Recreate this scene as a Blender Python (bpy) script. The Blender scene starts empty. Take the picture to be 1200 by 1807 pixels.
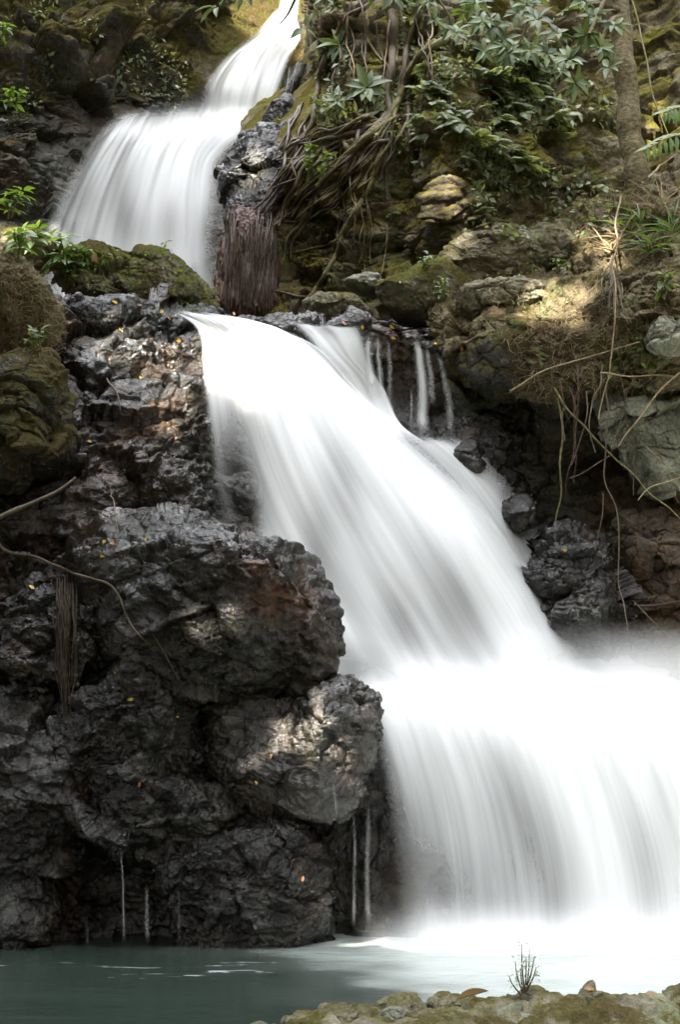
import bpy, bmesh, math, random
import numpy as np
from mathutils import Vector
from mathutils.bvhtree import BVHTree

SC = bpy.context.scene
COL = SC.collection
R = math.radians

# ------------------------------------------------------------------ camera
CAM_H, PITCH, FPX, CX, CY = 1.6, R(10.0), 2482.0, 600.0, 903.5
cam = bpy.data.cameras.new("camera")
cam.sensor_fit = 'VERTICAL'; cam.sensor_height = 36.0; cam.sensor_width = 24.0
cam.lens = 36.0 * FPX / 1807.0
cam.clip_start = 0.05; cam.clip_end = 800
camo = bpy.data.objects.new("camera", cam); COL.objects.link(camo)
camo.location = (0, 0, CAM_H); camo.rotation_euler = (math.pi / 2 + PITCH, 0, 0)
SC.camera = camo

# ------------------------------------------------------------------ sky and sun
SUN_DIR = Vector((-0.25, -0.78, 0.66)).normalized()        # towards the sun
SUN_EL = math.asin(SUN_DIR.z); SUN_AZ = math.atan2(SUN_DIR.x, SUN_DIR.y)
world = bpy.data.worlds.new("World"); SC.world = world; world.use_nodes = True
wn = world.node_tree; wn.nodes.clear()
wo = wn.nodes.new('ShaderNodeOutputWorld'); wb = wn.nodes.new('ShaderNodeBackground')
sk = wn.nodes.new('ShaderNodeTexSky'); sk.sky_type = 'NISHITA'; sk.sun_disc = False
sk.sun_elevation = SUN_EL; sk.sun_rotation = SUN_AZ
sk.air_density = 1.0; sk.dust_density = 2.5; sk.ozone_density = 1.0
hs = wn.nodes.new('ShaderNodeHueSaturation'); hs.inputs['Saturation'].default_value = 0.14
wn.links.new(sk.outputs[0], hs.inputs['Color'])
# sky brightened overhead in cloudy noise, added for highlights on wet rock
wc = wn.nodes.new('ShaderNodeTexCoord'); ws = wn.nodes.new('ShaderNodeSeparateXYZ'); wn.links.new(wc.outputs['Generated'], ws.inputs[0])
wz = wn.nodes.new('ShaderNodeMapRange'); wz.interpolation_type = 'SMOOTHSTEP'; wn.links.new(ws.outputs['Z'], wz.inputs['Value'])
for k_, v_ in (('From Min', 0.78), ('From Max', 0.95), ('To Min', 0.0), ('To Max', 1.0)): wz.inputs[k_].default_value = v_
wt = wn.nodes.new('ShaderNodeTexNoise'); wt.inputs['Scale'].default_value = 3.5; wt.inputs['Detail'].default_value = 5; wn.links.new(wc.outputs['Generated'], wt.inputs['Vector'])
wr = wn.nodes.new('ShaderNodeMapRange'); wn.links.new(wt.outputs['Fac'], wr.inputs['Value'])
for k_, v_ in (('From Min', 0.35), ('From Max', 0.65), ('To Min', 0.4), ('To Max', 1.0)): wr.inputs[k_].default_value = v_
wm = wn.nodes.new('ShaderNodeMath'); wm.operation = 'MULTIPLY'; wn.links.new(wz.outputs[0], wm.inputs[0]); wn.links.new(wr.outputs[0], wm.inputs[1])
wa = wn.nodes.new('ShaderNodeMath'); wa.operation = 'MULTIPLY_ADD'; wn.links.new(wm.outputs[0], wa.inputs[0]); wa.inputs[1].default_value = 7.5; wa.inputs[2].default_value = 1.0
wv = wn.nodes.new('ShaderNodeVectorMath'); wv.operation = 'SCALE'; wn.links.new(hs.outputs[0], wv.inputs[0]); wn.links.new(wa.outputs[0], wv.inputs['Scale'])
wn.links.new(wv.outputs[0], wb.inputs[0])
wb.inputs[1].default_value = 0.09
wn.links.new(wb.outputs[0], wo.inputs[0])
sun = bpy.data.lights.new("sun", 'SUN'); sun.energy = 5.0; sun.angle = R(0.5); sun.color = (1.0, 0.93, 0.82)
suno = bpy.data.objects.new("sun", sun); COL.objects.link(suno)
suno.rotation_euler = SUN_DIR.to_track_quat('Z', 'Y').to_euler()
suno.location = (-8, -8, 20)
SC.view_settings.view_transform = 'Standard'; SC.view_settings.look = 'None'
SC.view_settings.exposure = 2.7; SC.view_settings.gamma = 1.0
SC.cycles.transparent_max_bounces = 48
SC.cycles.max_bounces = 8; SC.cycles.diffuse_bounces = 4; SC.cycles.glossy_bounces = 3; SC.cycles.volume_bounces = 2; SC.cycles.volume_step_rate = 2.0
SC.cycles.sample_clamp_indirect = 6.0

# ------------------------------------------------------------------ pixels to points in the place
SP, CP = math.sin(PITCH), math.cos(PITCH)
def W(px, py, D):
    """points at depth D (world y) seen at px, py"""
    px, py, D = np.broadcast_arrays(np.asarray(px, float), np.asarray(py, float), np.asarray(D, float))
    a = (px - CX) / FPX; b = (CY - py) / FPX
    dy = CP - b * SP; dz = SP + b * CP
    t = D / dy
    return np.stack([a * t, D, CAM_H + dz * t], -1)
def PX(p):
    """inverse of W"""
    x, y, z = p[..., 0], p[..., 1], p[..., 2] - CAM_H
    f = y * CP + z * SP; u = -y * SP + z * CP
    return CX + FPX * x / f, CY - FPX * u / f

# ------------------------------------------------------------------ noise
_rs = np.random.RandomState(5)
_perm = np.concatenate([_rs.permutation(512)] * 3)
_g = _rs.normal(size=(512, 3)); _g /= np.linalg.norm(_g, axis=1)[:, None]
def _h(i, j, k): return _perm[_perm[_perm[i & 511] + (j & 511)] + (k & 511)]
def perlin(p):
    p = np.asarray(p, float)
    f0 = np.floor(p); i = f0.astype(np.int64); f = p - f0
    w = f * f * f * (f * (f * 6 - 15) + 10)
    out = 0
    for dx in (0, 1):
        wx = w[:, 0] if dx else 1 - w[:, 0]
        for dy in (0, 1):
            wy = w[:, 1] if dy else 1 - w[:, 1]
            for dz in (0, 1):
                wz = w[:, 2] if dz else 1 - w[:, 2]
                g = _g[_h(i[:, 0] + dx, i[:, 1] + dy, i[:, 2] + dz)]
                out = out + wx * wy * wz * (g[:, 0] * (f[:, 0] - dx) + g[:, 1] * (f[:, 1] - dy) + g[:, 2] * (f[:, 2] - dz))
    return out * 1.6
def fbm(p, oct=4, gain=0.5):
    a, s, o = 1.0, 0, 0.0
    p = np.asarray(p, float)
    for k in range(oct):
        o = o + a * perlin(p + 17.3 * k); s += a; a *= gain; p = p * 2.03
    return o / s
def ridged(p, oct=4):
    a, s, o = 1.0, 0, 0.0
    for k in range(oct):
        o = o + a * (1 - 2 * np.abs(perlin(p + 9.1 * k))); s += a; a *= 0.5; p = p * 2.1
    return o / s
_cj = _rs.rand(512, 3); _ct = _rs.normal(size=(512, 3)); _cr = _rs.rand(512)
def cells(p):
    """F1, F2, offset and tilt of the nearest cell: blocks and cracks"""
    i = np.floor(p).astype(np.int64); n = len(p)
    F1 = np.full(n, 9.0); F2 = np.full(n, 9.0); off = np.zeros(n); tilt = np.zeros(n)
    for dx in (-1, 0, 1):
        for dy in (-1, 0, 1):
            for dz in (-1, 0, 1):
                c = i + np.array((dx, dy, dz)); h = _h(c[:, 0], c[:, 1], c[:, 2])
                v = p - (c + _cj[h]); d = np.sqrt((v * v).sum(1))
                m = d < F1
                F2 = np.where(m, F1, np.minimum(F2, d)); F1 = np.where(m, d, F1)
                off = np.where(m, _cr[h], off); tilt = np.where(m, (v * _ct[h]).sum(1), tilt)
    return F1, F2, off, tilt
def warp(p, a, s):
    return p + a * np.stack([perlin(p * s + 3.1), perlin(p * s + 41.7), perlin(p * s + 77.7)], -1)
def sstep(a, b, x):
    t = np.clip((x - a) / (b - a), 0, 1); return t * t * (3 - 2 * t)

def rock_disp(p, A, lump=1.0, block=0.5, crack=1.0, fine=1.0, bs=1.3, strata=0.0, seed=0.0, grain=0.0):
    p = p + seed
    q = warp(p, 0.12, 1.3)
    rg = 0.22 + 0.9 * sstep(-0.15, 0.45, fbm(p * 1.3 + 20, 3))
    d = 0.55 * lump * fbm(q * 0.8, 3) + 0.28 * lump * fbm(q * 2.2 + 5, 3)
    if block:
        qs = q * np.array((1, 1, 1.6)) * bs
        F1, F2, off, tl = cells(warp(qs, 0.25, 1.7))
        d += block * (0.5 * (off - 0.5) + 0.35 * tl)
        d -= crack * 0.35 * np.exp(-np.clip(F2 - F1, 0, 9) / 0.05) * (0.4 + fbm(p * 1.1 + 8, 2))
        F1, F2, off, tl = cells(warp(qs * 2.7 + 7, 0.14, 2.1))
        d += block * (0.12 * (off - 0.5) + 0.10 * tl) - crack * 0.08 * np.exp(-(F2 - F1) / 0.07)
        F1, F2, off, tl = cells(warp(qs * 7.0 + 3, 0.15, 2.4))
        d += fine * rg * (0.025 * (off - 0.5) + 0.055 * tl - 0.02 * np.exp(-(F2 - F1) / 0.1))
    if grain:
        gq = p * np.array((11, 11, 0.55)) + 0.35 * perlin(p * 1.5)[:, None]
        d += grain * (0.16 * ridged(gq, 3) + 0.07 * fbm(gq * 2.7, 2))
    if strata:
        zz = p[:, 2] * 3.2 + 0.9 * fbm(p * np.array((.8, .8, .5)), 3) + 0.25 * p[:, 0]
        fr = zz - np.floor(zz)
        d += strata * (0.35 * sstep(0.0, 0.25, fr) * (1 - fr) + 0.3 * (_cr[(np.floor(zz).astype(int)) & 511] - 0.5))
    d += fine * rg * (0.05 * ridged(p * 6.0, 3) + 0.085 * fbm(p * 19, 3) + 0.03 * fbm(p * 38, 2))
    return A * d

# ------------------------------------------------------------------ mesh helpers
def new_mesh(name, V, F, mat=None, parent=None, smooth=True, attrs=None, uv=None, origin='base', loc=None):
    """V (n,3) world coordinates, F (m,3|4) or list of arrays"""
    V = np.asarray(V, float)
    Fs = F if isinstance(F, list) else [F]
    Fs = [np.asarray(f, np.int32) for f in Fs if len(f)]
    me = bpy.data.meshes.new(name)
    if parent is not None: o0 = np.array(parent.matrix_world.translation if parent.parent is None else parent.parent.location) ; o0 = np.array(WORLD_ORIGIN[parent.name])
    elif loc is not None: o0 = np.array(loc, float)
    else: o0 = np.array([V[:, 0].mean(), V[:, 1].mean(), V[:, 2].min()])
    L = V - o0
    nl = sum(f.size for f in Fs); nf = sum(len(f) for f in Fs)
    me.vertices.add(len(V)); me.loops.add(nl); me.polygons.add(nf)
    me.vertices.foreach_set('co', L.astype(np.float32).ravel())
    li = np.concatenate([f.ravel() for f in Fs])
    me.loops.foreach_set('vertex_index', li)
    st = np.concatenate([np.full(len(f), f.shape[1]) for f in Fs]); ls = np.concatenate([[0], np.cumsum(st)[:-1]])
    me.polygons.foreach_set('loop_start', ls.astype(np.int32))
    me.polygons.foreach_set('use_smooth', np.full(nf, smooth))
    for k, a in (attrs or {}).items():
        at = me.attributes.new(k, 'FLOAT', 'POINT'); at.data.foreach_set('value', np.asarray(a, np.float32))
    if uv is not None:
        ul = me.uv_layers.new(name='flow'); ul.data.foreach_set('uv', uv[li].astype(np.float32).ravel())
    me.update(calc_edges=True)
    if mat is not None: me.materials.append(mat)
    o = bpy.data.objects.new(name, me); COL.objects.link(o)
    if parent is None: o.location = o0; WORLD_ORIGIN[o.name] = tuple(o0)
    else: o.parent = parent; WORLD_ORIGIN[o.name] = WORLD_ORIGIN[parent.name]
    return o
WORLD_ORIGIN = {}
def tag(o, label=None, cat=None, group=None, kind=None):
    if label: o['label'] = label
    if cat: o['category'] = cat
    if group: o['group'] = group
    if kind: o['kind'] = kind
    return o
def empty(name, loc, label, cat, group=None):
    o = bpy.data.objects.new(name, None); COL.objects.link(o); o.location = Vector(loc); o.empty_display_size = 0.1
    WORLD_ORIGIN[o.name] = tuple(loc)
    return tag(o, label, cat, group)
def grid_faces(nr, nc):
    i = np.arange(nr * nc).reshape(nr, nc)
    return np.stack([i[:-1, :-1], i[:-1, 1:], i[1:, 1:], i[1:, :-1]], -1).reshape(-1, 4)
def cr_spline(P, n, t=None):
    """Catmull-Rom through P (k,d), n samples (uniform by chord length)"""
    P = np.asarray(P, float); k = len(P)
    if t is None: t = np.linspace(0, k - 1, n)
    i = np.clip(np.floor(t).astype(int), 0, k - 2); f = (t - i)
    f = f.reshape(f.shape + (1,) * (P.ndim - 1))
    E = np.concatenate([2 * P[:1] - P[1:2], P, 2 * P[-1:] - P[-2:-1]])
    p0, p1, p2, p3 = E[i], E[i + 1], E[i + 2], E[i + 3]
    return 0.5 * (2 * p1 + (p2 - p0) * f + (2 * p0 - 5 * p1 + 4 * p2 - p3) * f ** 2 + (3 * p1 - p0 - 3 * p2 + p3) * f ** 3)
def loft(rows, nr, nc):
    """rows[r][c] = (px,py,D) -> world grid (nr,nc,3)"""
    A = np.array(rows, float)
    A = cr_spline(A, nr)
    A = np.swapaxes(cr_spline(np.swapaxes(A, 0, 1), nc), 0, 1)
    return A
def vnormals(V, F):
    n = np.zeros_like(V)
    if F.shape[1] == 4:
        fn = np.cross(V[F[:, 2]] - V[F[:, 0]], V[F[:, 3]] - V[F[:, 1]])
    else:
        fn = np.cross(V[F[:, 1]] - V[F[:, 0]], V[F[:, 2]] - V[F[:, 0]])
    for c in range(F.shape[1]): np.add.at(n, F[:, c], fn)
    return n / np.maximum(np.linalg.norm(n, axis=1), 1e-12)[:, None]
BV = []            # (name, tree) of the rock surfaces
def add_bvh(V, F, name=''):
    t = BVHTree.FromPolygons([tuple(v) for v in V], [tuple(int(i) for i in f) for f in F]); BV.append((name, t)); return t
CAMP = Vector((0, 0, CAM_H))
def hit(px, py, only=None):
    d = Vector(W(px, py, 10.0)) - CAMP; d.normalize()
    best = None
    for nm, t in BV:
        if only and nm not in only: continue
        h = t.ray_cast(CAMP, d)
        if h[0] is not None and (best is None or h[3] < best[3]): best = h
    if best is None: return None
    n = best[1]
    if n.dot(d) > 0: n = -n
    return best[0], n
WV = []
def hit_water(px, py):
    d = Vector(W(px, py, 10.0)) - CAMP; d.normalize(); best = None
    for t in WV:
        h = t.ray_cast(CAMP, d)
        if h[0] is not None and (best is None or h[3] < best[3]): best = h
    if best is None: return None
    r = hit(px, py)
    return best if r is None or (r[0] - CAMP).length > best[3] else None
_ICO = {}
def ico(level):
    if level not in _ICO:
        bm = bmesh.new(); bmesh.ops.create_icosphere(bm, subdivisions=level, radius=1.0)
        V = np.array([v.co[:] for v in bm.verts]); F = np.array([[v.index for v in f.verts] for f in bm.faces]); bm.free()
        _ICO[level] = (V / np.linalg.norm(V, axis=1)[:, None], F)
    return _ICO[level]

# ------------------------------------------------------------------ materials
class NT:
    def __init__(s, name):
        s.m = bpy.data.materials.new(name); s.m.use_nodes = True; s.t = s.m.node_tree; s.t.nodes.clear()
        s.out = s.n('OutputMaterial')
    def n(s, kind, **kw):
        nd = s.t.nodes.new('ShaderNode' + kind)
        for k, v in kw.items(): setattr(nd, k, v)
        return nd
    def l(s, a, b): s.t.links.new(a, b)
    def val(s, sock, v):
        if isinstance(v, bpy.types.NodeSocket): s.l(v, sock)
        else: sock.default_value = v
    def noise(s, vec, scale, detail=6, rough=0.55, dist=0.0):
        nd = s.n('TexNoise'); s.l(vec, nd.inputs['Vector'])
        nd.inputs['Scale'].default_value = scale; nd.inputs['Detail'].default_value = detail
        nd.inputs['Roughness'].default_value = rough; nd.inputs['Distortion'].default_value = dist
        return nd.outputs['Fac']
    def ramp(s, fac, stops):
        nd = s.n('ValToRGB'); s.l(fac, nd.inputs[0]); e = nd.color_ramp.elements
        while len(e) < len(stops): e.new(0.5)
        for el, (p, c) in zip(e, stops):
            el.position = p; el.color = tuple(c) + (1,) if len(c) == 3 else c
        return nd.outputs[0]
    def mr(s, v, a, b, c=0.0, d=1.0, smooth=False):
        nd = s.n('MapRange'); nd.clamp = True
        if smooth: nd.interpolation_type = 'SMOOTHSTEP'
        s.l(v, nd.inputs['Value'])
        for k, x in zip(('From Min', 'From Max', 'To Min', 'To Max'), (a, b, c, d)): nd.inputs[k].default_value = x
        return nd.outputs[0]
    def math(s, op, a, b=0.0, c=0.0, clamp=False):
        nd = s.n('Math', operation=op); nd.use_clamp = clamp
        for i, x in enumerate((a, b, c)): s.val(nd.inputs[i], x)
        return nd.outputs[0]
    def mix(s, f, a, b, blend='MIX'):
        nd = s.n('MixRGB', blend_type=blend)
        for i, x in enumerate((f, a, b)):
            if i and isinstance(x, tuple) and len(x) == 3: x = x + (1,)
            s.val(nd.inputs[i], x)
        return nd.outputs[0]
    def attr(s, name): 
        nd = s.n('Attribute'); nd.attribute_name = name; return nd.outputs['Fac']
    def coord(s, kind='Object'): return s.n('TexCoord').outputs[kind]

def rock_material(name, dark, mid, light, wet=0.6, moss=0.0, moss_up=0.6, rust=0.15, mosscol=((0.018, 0.019, 0.005), (0.066, 0.062, 0.015), (0.14, 0.122, 0.034)), rough=(0.22, 0.55), bump=1.0, coat=0.0):
    t = NT(name); v = t.coord()
    big = t.noise(v, 1.1, 5, 0.6, 0.2); med = t.noise(v, 5.0, 8, 0.65, 0.1); fine = t.noise(v, 34, 6, 0.7)
    f = t.math('ADD', t.math('MULTIPLY', big, 0.5), t.math('MULTIPLY', med, 0.5))
    c = t.ramp(f, [(0.34, dark), (0.5, mid), (0.68, light)])
    c = t.mix(0.75, c, t.ramp(fine, [(0.3, (0.35, 0.35, 0.35)), (0.7, (1.45, 1.45, 1.45))]), 'MULTIPLY')
    rs = t.mr(t.noise(v, 0.75, 6, 0.6, 0.6), 0.60 - 0.25 * rust, 0.78 - 0.2 * rust, 0, 0.85)
    rc = t.ramp(t.noise(v, 9, 6, .65), [(0.3, (0.028, 0.014, 0.006)), (0.55, (0.07, 0.033, 0.012)), (0.75, (0.13, 0.062, 0.022))])
    c = t.mix(rs, c, rc)
    st = t.attr('stain')
    c = t.mix(t.math('MULTIPLY', st, t.mr(t.noise(v, 6, 6, .6), 0.3, 0.6, 0.2, 1)), c, t.ramp(med, [(0.35, (0.03, 0.011, 0.003)), (0.65, (0.135, 0.047, 0.009))]))
    c = t.mix(t.mr(t.noise(v, 1.3, 5, .6, .5), .50, .66, 0, .6), c, t.mix(1.0, c, (0.70, 1.05, 0.78), 'MULTIPLY'))
    geo = t.n('NewGeometry'); sp = t.n('SeparateXYZ'); t.l(geo.outputs['Normal'], sp.inputs[0])
    mn = t.noise(v, 2.1, 7, 0.65, 0.3)
    mf = t.math('ADD', t.math('MULTIPLY', sp.outputs['Z'], moss_up), t.math('MULTIPLY', t.math('SUBTRACT', mn, 0.5), 3.2))
    mf = t.math('ADD', mf, t.math('ADD', t.math('MULTIPLY', t.attr('moss'), 2.0), moss * 2 - 1.0))
    mf = t.mr(mf, 0.0, 0.55, 0, 1, True)
    mcol = t.ramp(t.noise(v, 26, 7, 0.72), [(0.3, mosscol[0]), (0.52, mosscol[1]), (0.75, mosscol[2])])
    mcol = t.mix(t.mr(t.noise(v, 1.7, 3), 0.4, 0.65, 0, 0.75), mcol, t.ramp(t.noise(v, 30, 6, .7), [(0.3, (0.03, 0.02, 0.008)), (0.7, (0.16, 0.115, 0.05))]))
    mf = t.math('MULTIPLY', mf, 0.9)
    c = t.mix(mf, c, mcol)
    wetn = t.mr(t.noise(v, 2.6, 6, 0.6), 0.38, 0.62, 0, 1)
    r = t.math('MULTIPLY_ADD', wetn, rough[0] - rough[1], rough[1])
    r = t.math('ADD', r, t.math('MULTIPLY', mf, 0.5), clamp=True)
    b1 = t.n('Bump'); b1.inputs['Strength'].default_value = 0.85 * bump; b1.inputs['Distance'].default_value = 0.05
    hgt = t.math('ADD', t.math('MULTIPLY', t.noise(v, 15, 5, 0.62, 0.1), 1.0), t.math('MULTIPLY', fine, 0.16))
    vo = t.n('TexVoronoi'); vo.feature = 'F1'; vo.inputs['Scale'].default_value = 17; t.l(v, vo.inputs['Vector'])
    hgt = t.math('ADD', hgt, t.math('MULTIPLY', vo.outputs['Distance'], -0.30))
    t.l(hgt, b1.inputs['Height'])
    b2 = t.n('Bump'); b2.inputs['Distance'].default_value = 0.03
    t.l(t.math('MULTIPLY', mf, 1.0), b2.inputs['Strength']); t.l(t.noise(v, 60, 5, 0.8), b2.inputs['Height']); t.l(b1.outputs[0], b2.inputs['Normal'])
    p = t.n('BsdfPrincipled'); t.l(c, p.inputs['Base Color']); t.l(r, p.inputs['Roughness']); t.l(b2.outputs[0], p.inputs['Normal'])
    p.inputs['IOR'].default_value = 1.45
    t.l(t.math('MULTIPLY_ADD', mf, -0.45, 0.35 + 0.3 * wet), p.inputs['Specular IOR Level'])
    if coat:
        t.l(t.math('MULTIPLY', t.math('MULTIPLY_ADD', wetn, 0.75, 0.25), coat), p.inputs['Coat Weight']); p.inputs['Coat Roughness'].default_value = 0.08; p.inputs['Coat IOR'].default_value = 1.6; t.l(b1.outputs[0], p.inputs['Coat Normal'])
    t.l(p.outputs[0], t.out.inputs[0])
    return t.m

M = {}
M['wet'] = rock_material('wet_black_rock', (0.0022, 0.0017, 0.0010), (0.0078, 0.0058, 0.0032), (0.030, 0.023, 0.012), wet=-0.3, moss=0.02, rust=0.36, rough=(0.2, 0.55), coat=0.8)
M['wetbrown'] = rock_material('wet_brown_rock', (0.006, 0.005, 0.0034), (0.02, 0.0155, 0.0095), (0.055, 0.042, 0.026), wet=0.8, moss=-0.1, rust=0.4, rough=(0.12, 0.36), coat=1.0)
M['wetmoss'] = rock_material('damp_mossy_rock', (0.012, 0.012, 0.010), (0.034, 0.034, 0.026), (0.085, 0.08, 0.06), wet=0.7, moss=0.72, rust=0.3, rough=(0.32, 0.6))
M['cliff'] = rock_material('shaded_cliff_rock', (0.014, 0.013, 0.010), (0.048, 0.044, 0.03), (0.115, 0.105, 0.07), wet=0.3, moss=0.40, moss_up=0.5, rust=0.5, rough=(0.45, 0.75))  # dark rock with moss and rust, for the left cliff and the hollow
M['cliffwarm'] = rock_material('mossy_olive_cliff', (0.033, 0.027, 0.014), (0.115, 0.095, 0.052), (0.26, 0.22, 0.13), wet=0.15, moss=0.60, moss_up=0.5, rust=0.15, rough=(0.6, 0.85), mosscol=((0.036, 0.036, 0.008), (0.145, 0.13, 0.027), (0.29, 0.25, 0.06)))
M['pale'] = rock_material('pale_green_grey_rock', (0.07, 0.072, 0.05), (0.17, 0.175, 0.125), (0.33, 0.33, 0.25), wet=0.2, moss=0.06, rust=0.1, rough=(0.5, 0.75))
M['tan'] = rock_material('dry_mossy_boulder', (0.06, 0.052, 0.032), (0.16, 0.14, 0.09), (0.30, 0.27, 0.18), wet=0.1, moss=0.42, moss_up=0.9, rust=0.3, rough=(0.6, 0.85), mosscol=((0.03, 0.036, 0.008), (0.10, 0.105, 0.025), (0.2, 0.19, 0.06)))
M['soil'] = rock_material('mossy_root_soil', (0.040, 0.030, 0.014), (0.115, 0.09, 0.047), (0.24, 0.20, 0.12), wet=0.0, moss=0.38, rust=0.25, rough=(0.8, 0.95), bump=1.3)
M['shore'] = rock_material('lichen_shore_stone', (0.06, 0.055, 0.036), (0.18, 0.165, 0.11), (0.40, 0.37, 0.28), wet=0.2, moss=0.44, moss_up=0.6, rust=0.2, rough=(0.5, 0.8), mosscol=((0.05, 0.047, 0.016), (0.14, 0.13, 0.044), (0.27, 0.245, 0.10)))

def simple(name, col, rough=0.6, var=0.35, scale=12, bump=0.3, spec=0.4, stretch=None):
    t = NT(name); v = t.coord()
    if stretch:
        mp = t.n('Mapping'); mp.inputs['Scale'].default_value = stretch; t.l(v, mp.inputs['Vector']); v = mp.outputs[0]
    n = t.noise(v, scale, 6, 0.65, 0.3)
    c = t.mix(1.0, tuple(col), t.ramp(n, [(0.28, (1 - var * 1.6,) * 3), (0.72, (1 + var * 1.6,) * 3)]), 'MULTIPLY')
    b = t.n('Bump'); b.inputs['Strength'].default_value = bump; b.inputs['Distance'].default_value = 0.02; t.l(n, b.inputs['Height'])
    p = t.n('BsdfPrincipled'); t.l(c, p.inputs['Base Color']); p.inputs['Roughness'].default_value = rough
    p.inputs['Specular IOR Level'].default_value = spec; t.l(b.outputs[0], p.inputs['Normal']); t.l(p.outputs[0], t.out.inputs[0])
    return t.m
def leaf_material(name, a, b, rough=0.35, trans=0.35):
    t = NT(name); 
    oi = t.n('ObjectInfo'); v = t.coord()
    n = t.noise(v, 7, 4, 0.6)
    f = t.math('ADD', t.math('MULTIPLY', t.attr('tone'), 0.7), t.math('MULTIPLY', n, 0.3))
    c = t.ramp(f, [(0.15, a), (0.8, b)])
    p = t.n('BsdfPrincipled'); t.l(c, p.inputs['Base Color']); p.inputs['Roughness'].default_value = rough
    tr = t.n('BsdfTranslucent'); t.l(t.mix(1.0, c, (1.6, 1.5, 0.5), 'MULTIPLY'), tr.inputs[0])
    mx = t.n('MixShader'); mx.inputs[0].default_value = trans
    t.l(p.outputs[0], mx.inputs[1]); t.l(tr.outputs[0], mx.inputs[2]); t.l(mx.outputs[0], t.out.inputs[0])
    return t.m
M['leaf'] = leaf_material('glossy_green_leaf', (0.045, 0.075, 0.028), (0.15, 0.205, 0.08), 0.45)
M['leaflight'] = leaf_material('light_green_leaf', (0.06, 0.12, 0.025), (0.15, 0.24, 0.06), 0.4, 0.4)
M['fern'] = leaf_material('fern_green', (0.09, 0.125, 0.06), (0.26, 0.30, 0.17), 0.42, 0.35)
M['canopy'] = leaf_material('tree_leaf_dark', (0.02, 0.035, 0.01), (0.05, 0.075, 0.02), 0.5, 0.15)
M['root'] = simple('grey_brown_root', (0.09, 0.068, 0.042), 0.75, 0.4, 14, 0.6, stretch=(1, 1, .25))
M['rootmoss'] = simple('mossy_root', (0.11, 0.095, 0.035), 0.85, 0.5, 18, 0.6)
M['rootdark'] = simple('dark_wet_root', (0.055, 0.036, 0.022), 0.45, 0.5, 14, 0.6)
M['rootred'] = simple('red_brown_root', (0.062, 0.030, 0.018), 0.5, 0.6, 16, 0.9, stretch=(1, 1, .15))
M['twig'] = simple('straw_twig', (0.20, 0.15, 0.08), 0.8, 0.3, 14, 0.4)
M['bark'] = simple('lichen_tree_bark', (0.125, 0.10, 0.048), 0.85, 0.6, 16, 1.0, stretch=(1, 1, 1.6))
M['vine'] = simple('yellow_vine', (0.15, 0.13, 0.045), 0.7, 0.3, 12, 0.4)

def water_material(name, ks=1.0, contrast=1.0, seed=0.0, gain=1.0):
    """long-exposure white water: white froth whose cover varies in streaks along the flow"""
    t = NT(name); uv = t.n('UVMap'); uv.uv_map = 'flow'
    def st(sx, sy, det, off, dist=0.0):
        mp = t.n('Mapping'); mp.inputs['Scale'].default_value = (sx, sy, 1); mp.inputs['Location'].default_value = (off + seed, off * 1.7 + seed, seed)
        t.l(uv.outputs[0], mp.inputs['Vector']); return t.noise(mp.outputs[0], 1.0, det, 0.55, dist)
    s = t.math('ADD', t.math('MULTIPLY', st(0.9 * ks, 0.20, 2, 3.3, .3), 0.62), t.math('ADD', t.math('MULTIPLY', st(3.2 * ks, 0.24, 2, 1.1, .2), 0.26), t.math('MULTIPLY', st(18.0 * ks, 0.28, 3, 7.7), 0.12)))
    s = t.mr(s, 0.30, 0.70, -1, 1)
    d = t.attr('cover')
    # streaks thin the veil most where it is neither full nor absent
    amp = t.math('MULTIPLY', t.math('MULTIPLY', d, t.math('SUBTRACT', 1.12, d)), 1.35 * contrast)
    a = t.math('MULTIPLY_ADD', s, amp, d, clamp=True)
    a = t.math('MULTIPLY', t.math('MULTIPLY', a, gain), t.attr('edge'), clamp=True)
    df = t.n('BsdfDiffuse'); df.inputs[0].default_value = (0.87, 0.885, 0.89, 1)
    tl = t.n('BsdfTranslucent'); tl.inputs[0].default_value = (0.87, 0.885, 0.89, 1)
    b = t.n('Bump'); b.inputs['Strength'].default_value = 0.10; b.inputs['Distance'].default_value = 0.10; t.l(s, b.inputs['Height']); t.l(b.outputs[0], df.inputs['Normal'])
    m1 = t.n('MixShader'); m1.inputs[0].default_value = 0.25; t.l(df.outputs[0], m1.inputs[1]); t.l(tl.outputs[0], m1.inputs[2])
    tp = t.n('BsdfTransparent'); m2 = t.n('MixShader'); t.l(a, m2.inputs[0]); t.l(tp.outputs[0], m2.inputs[1]); t.l(m1.outputs[0], m2.inputs[2])
    t.l(m2.outputs[0], t.out.inputs[0])
    return t.m
M['fall'] = water_material('white_water', 1.0, 1.0, 0.0)
M['fall2'] = water_material('white_water_inner', 0.8, 1.0, 13.0)
M['far'] = water_material('soft_far_water', 0.45, 0.55, 9.0)
M['strand'] = water_material('thin_water', 3.0, 0.6, 5.0)

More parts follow.
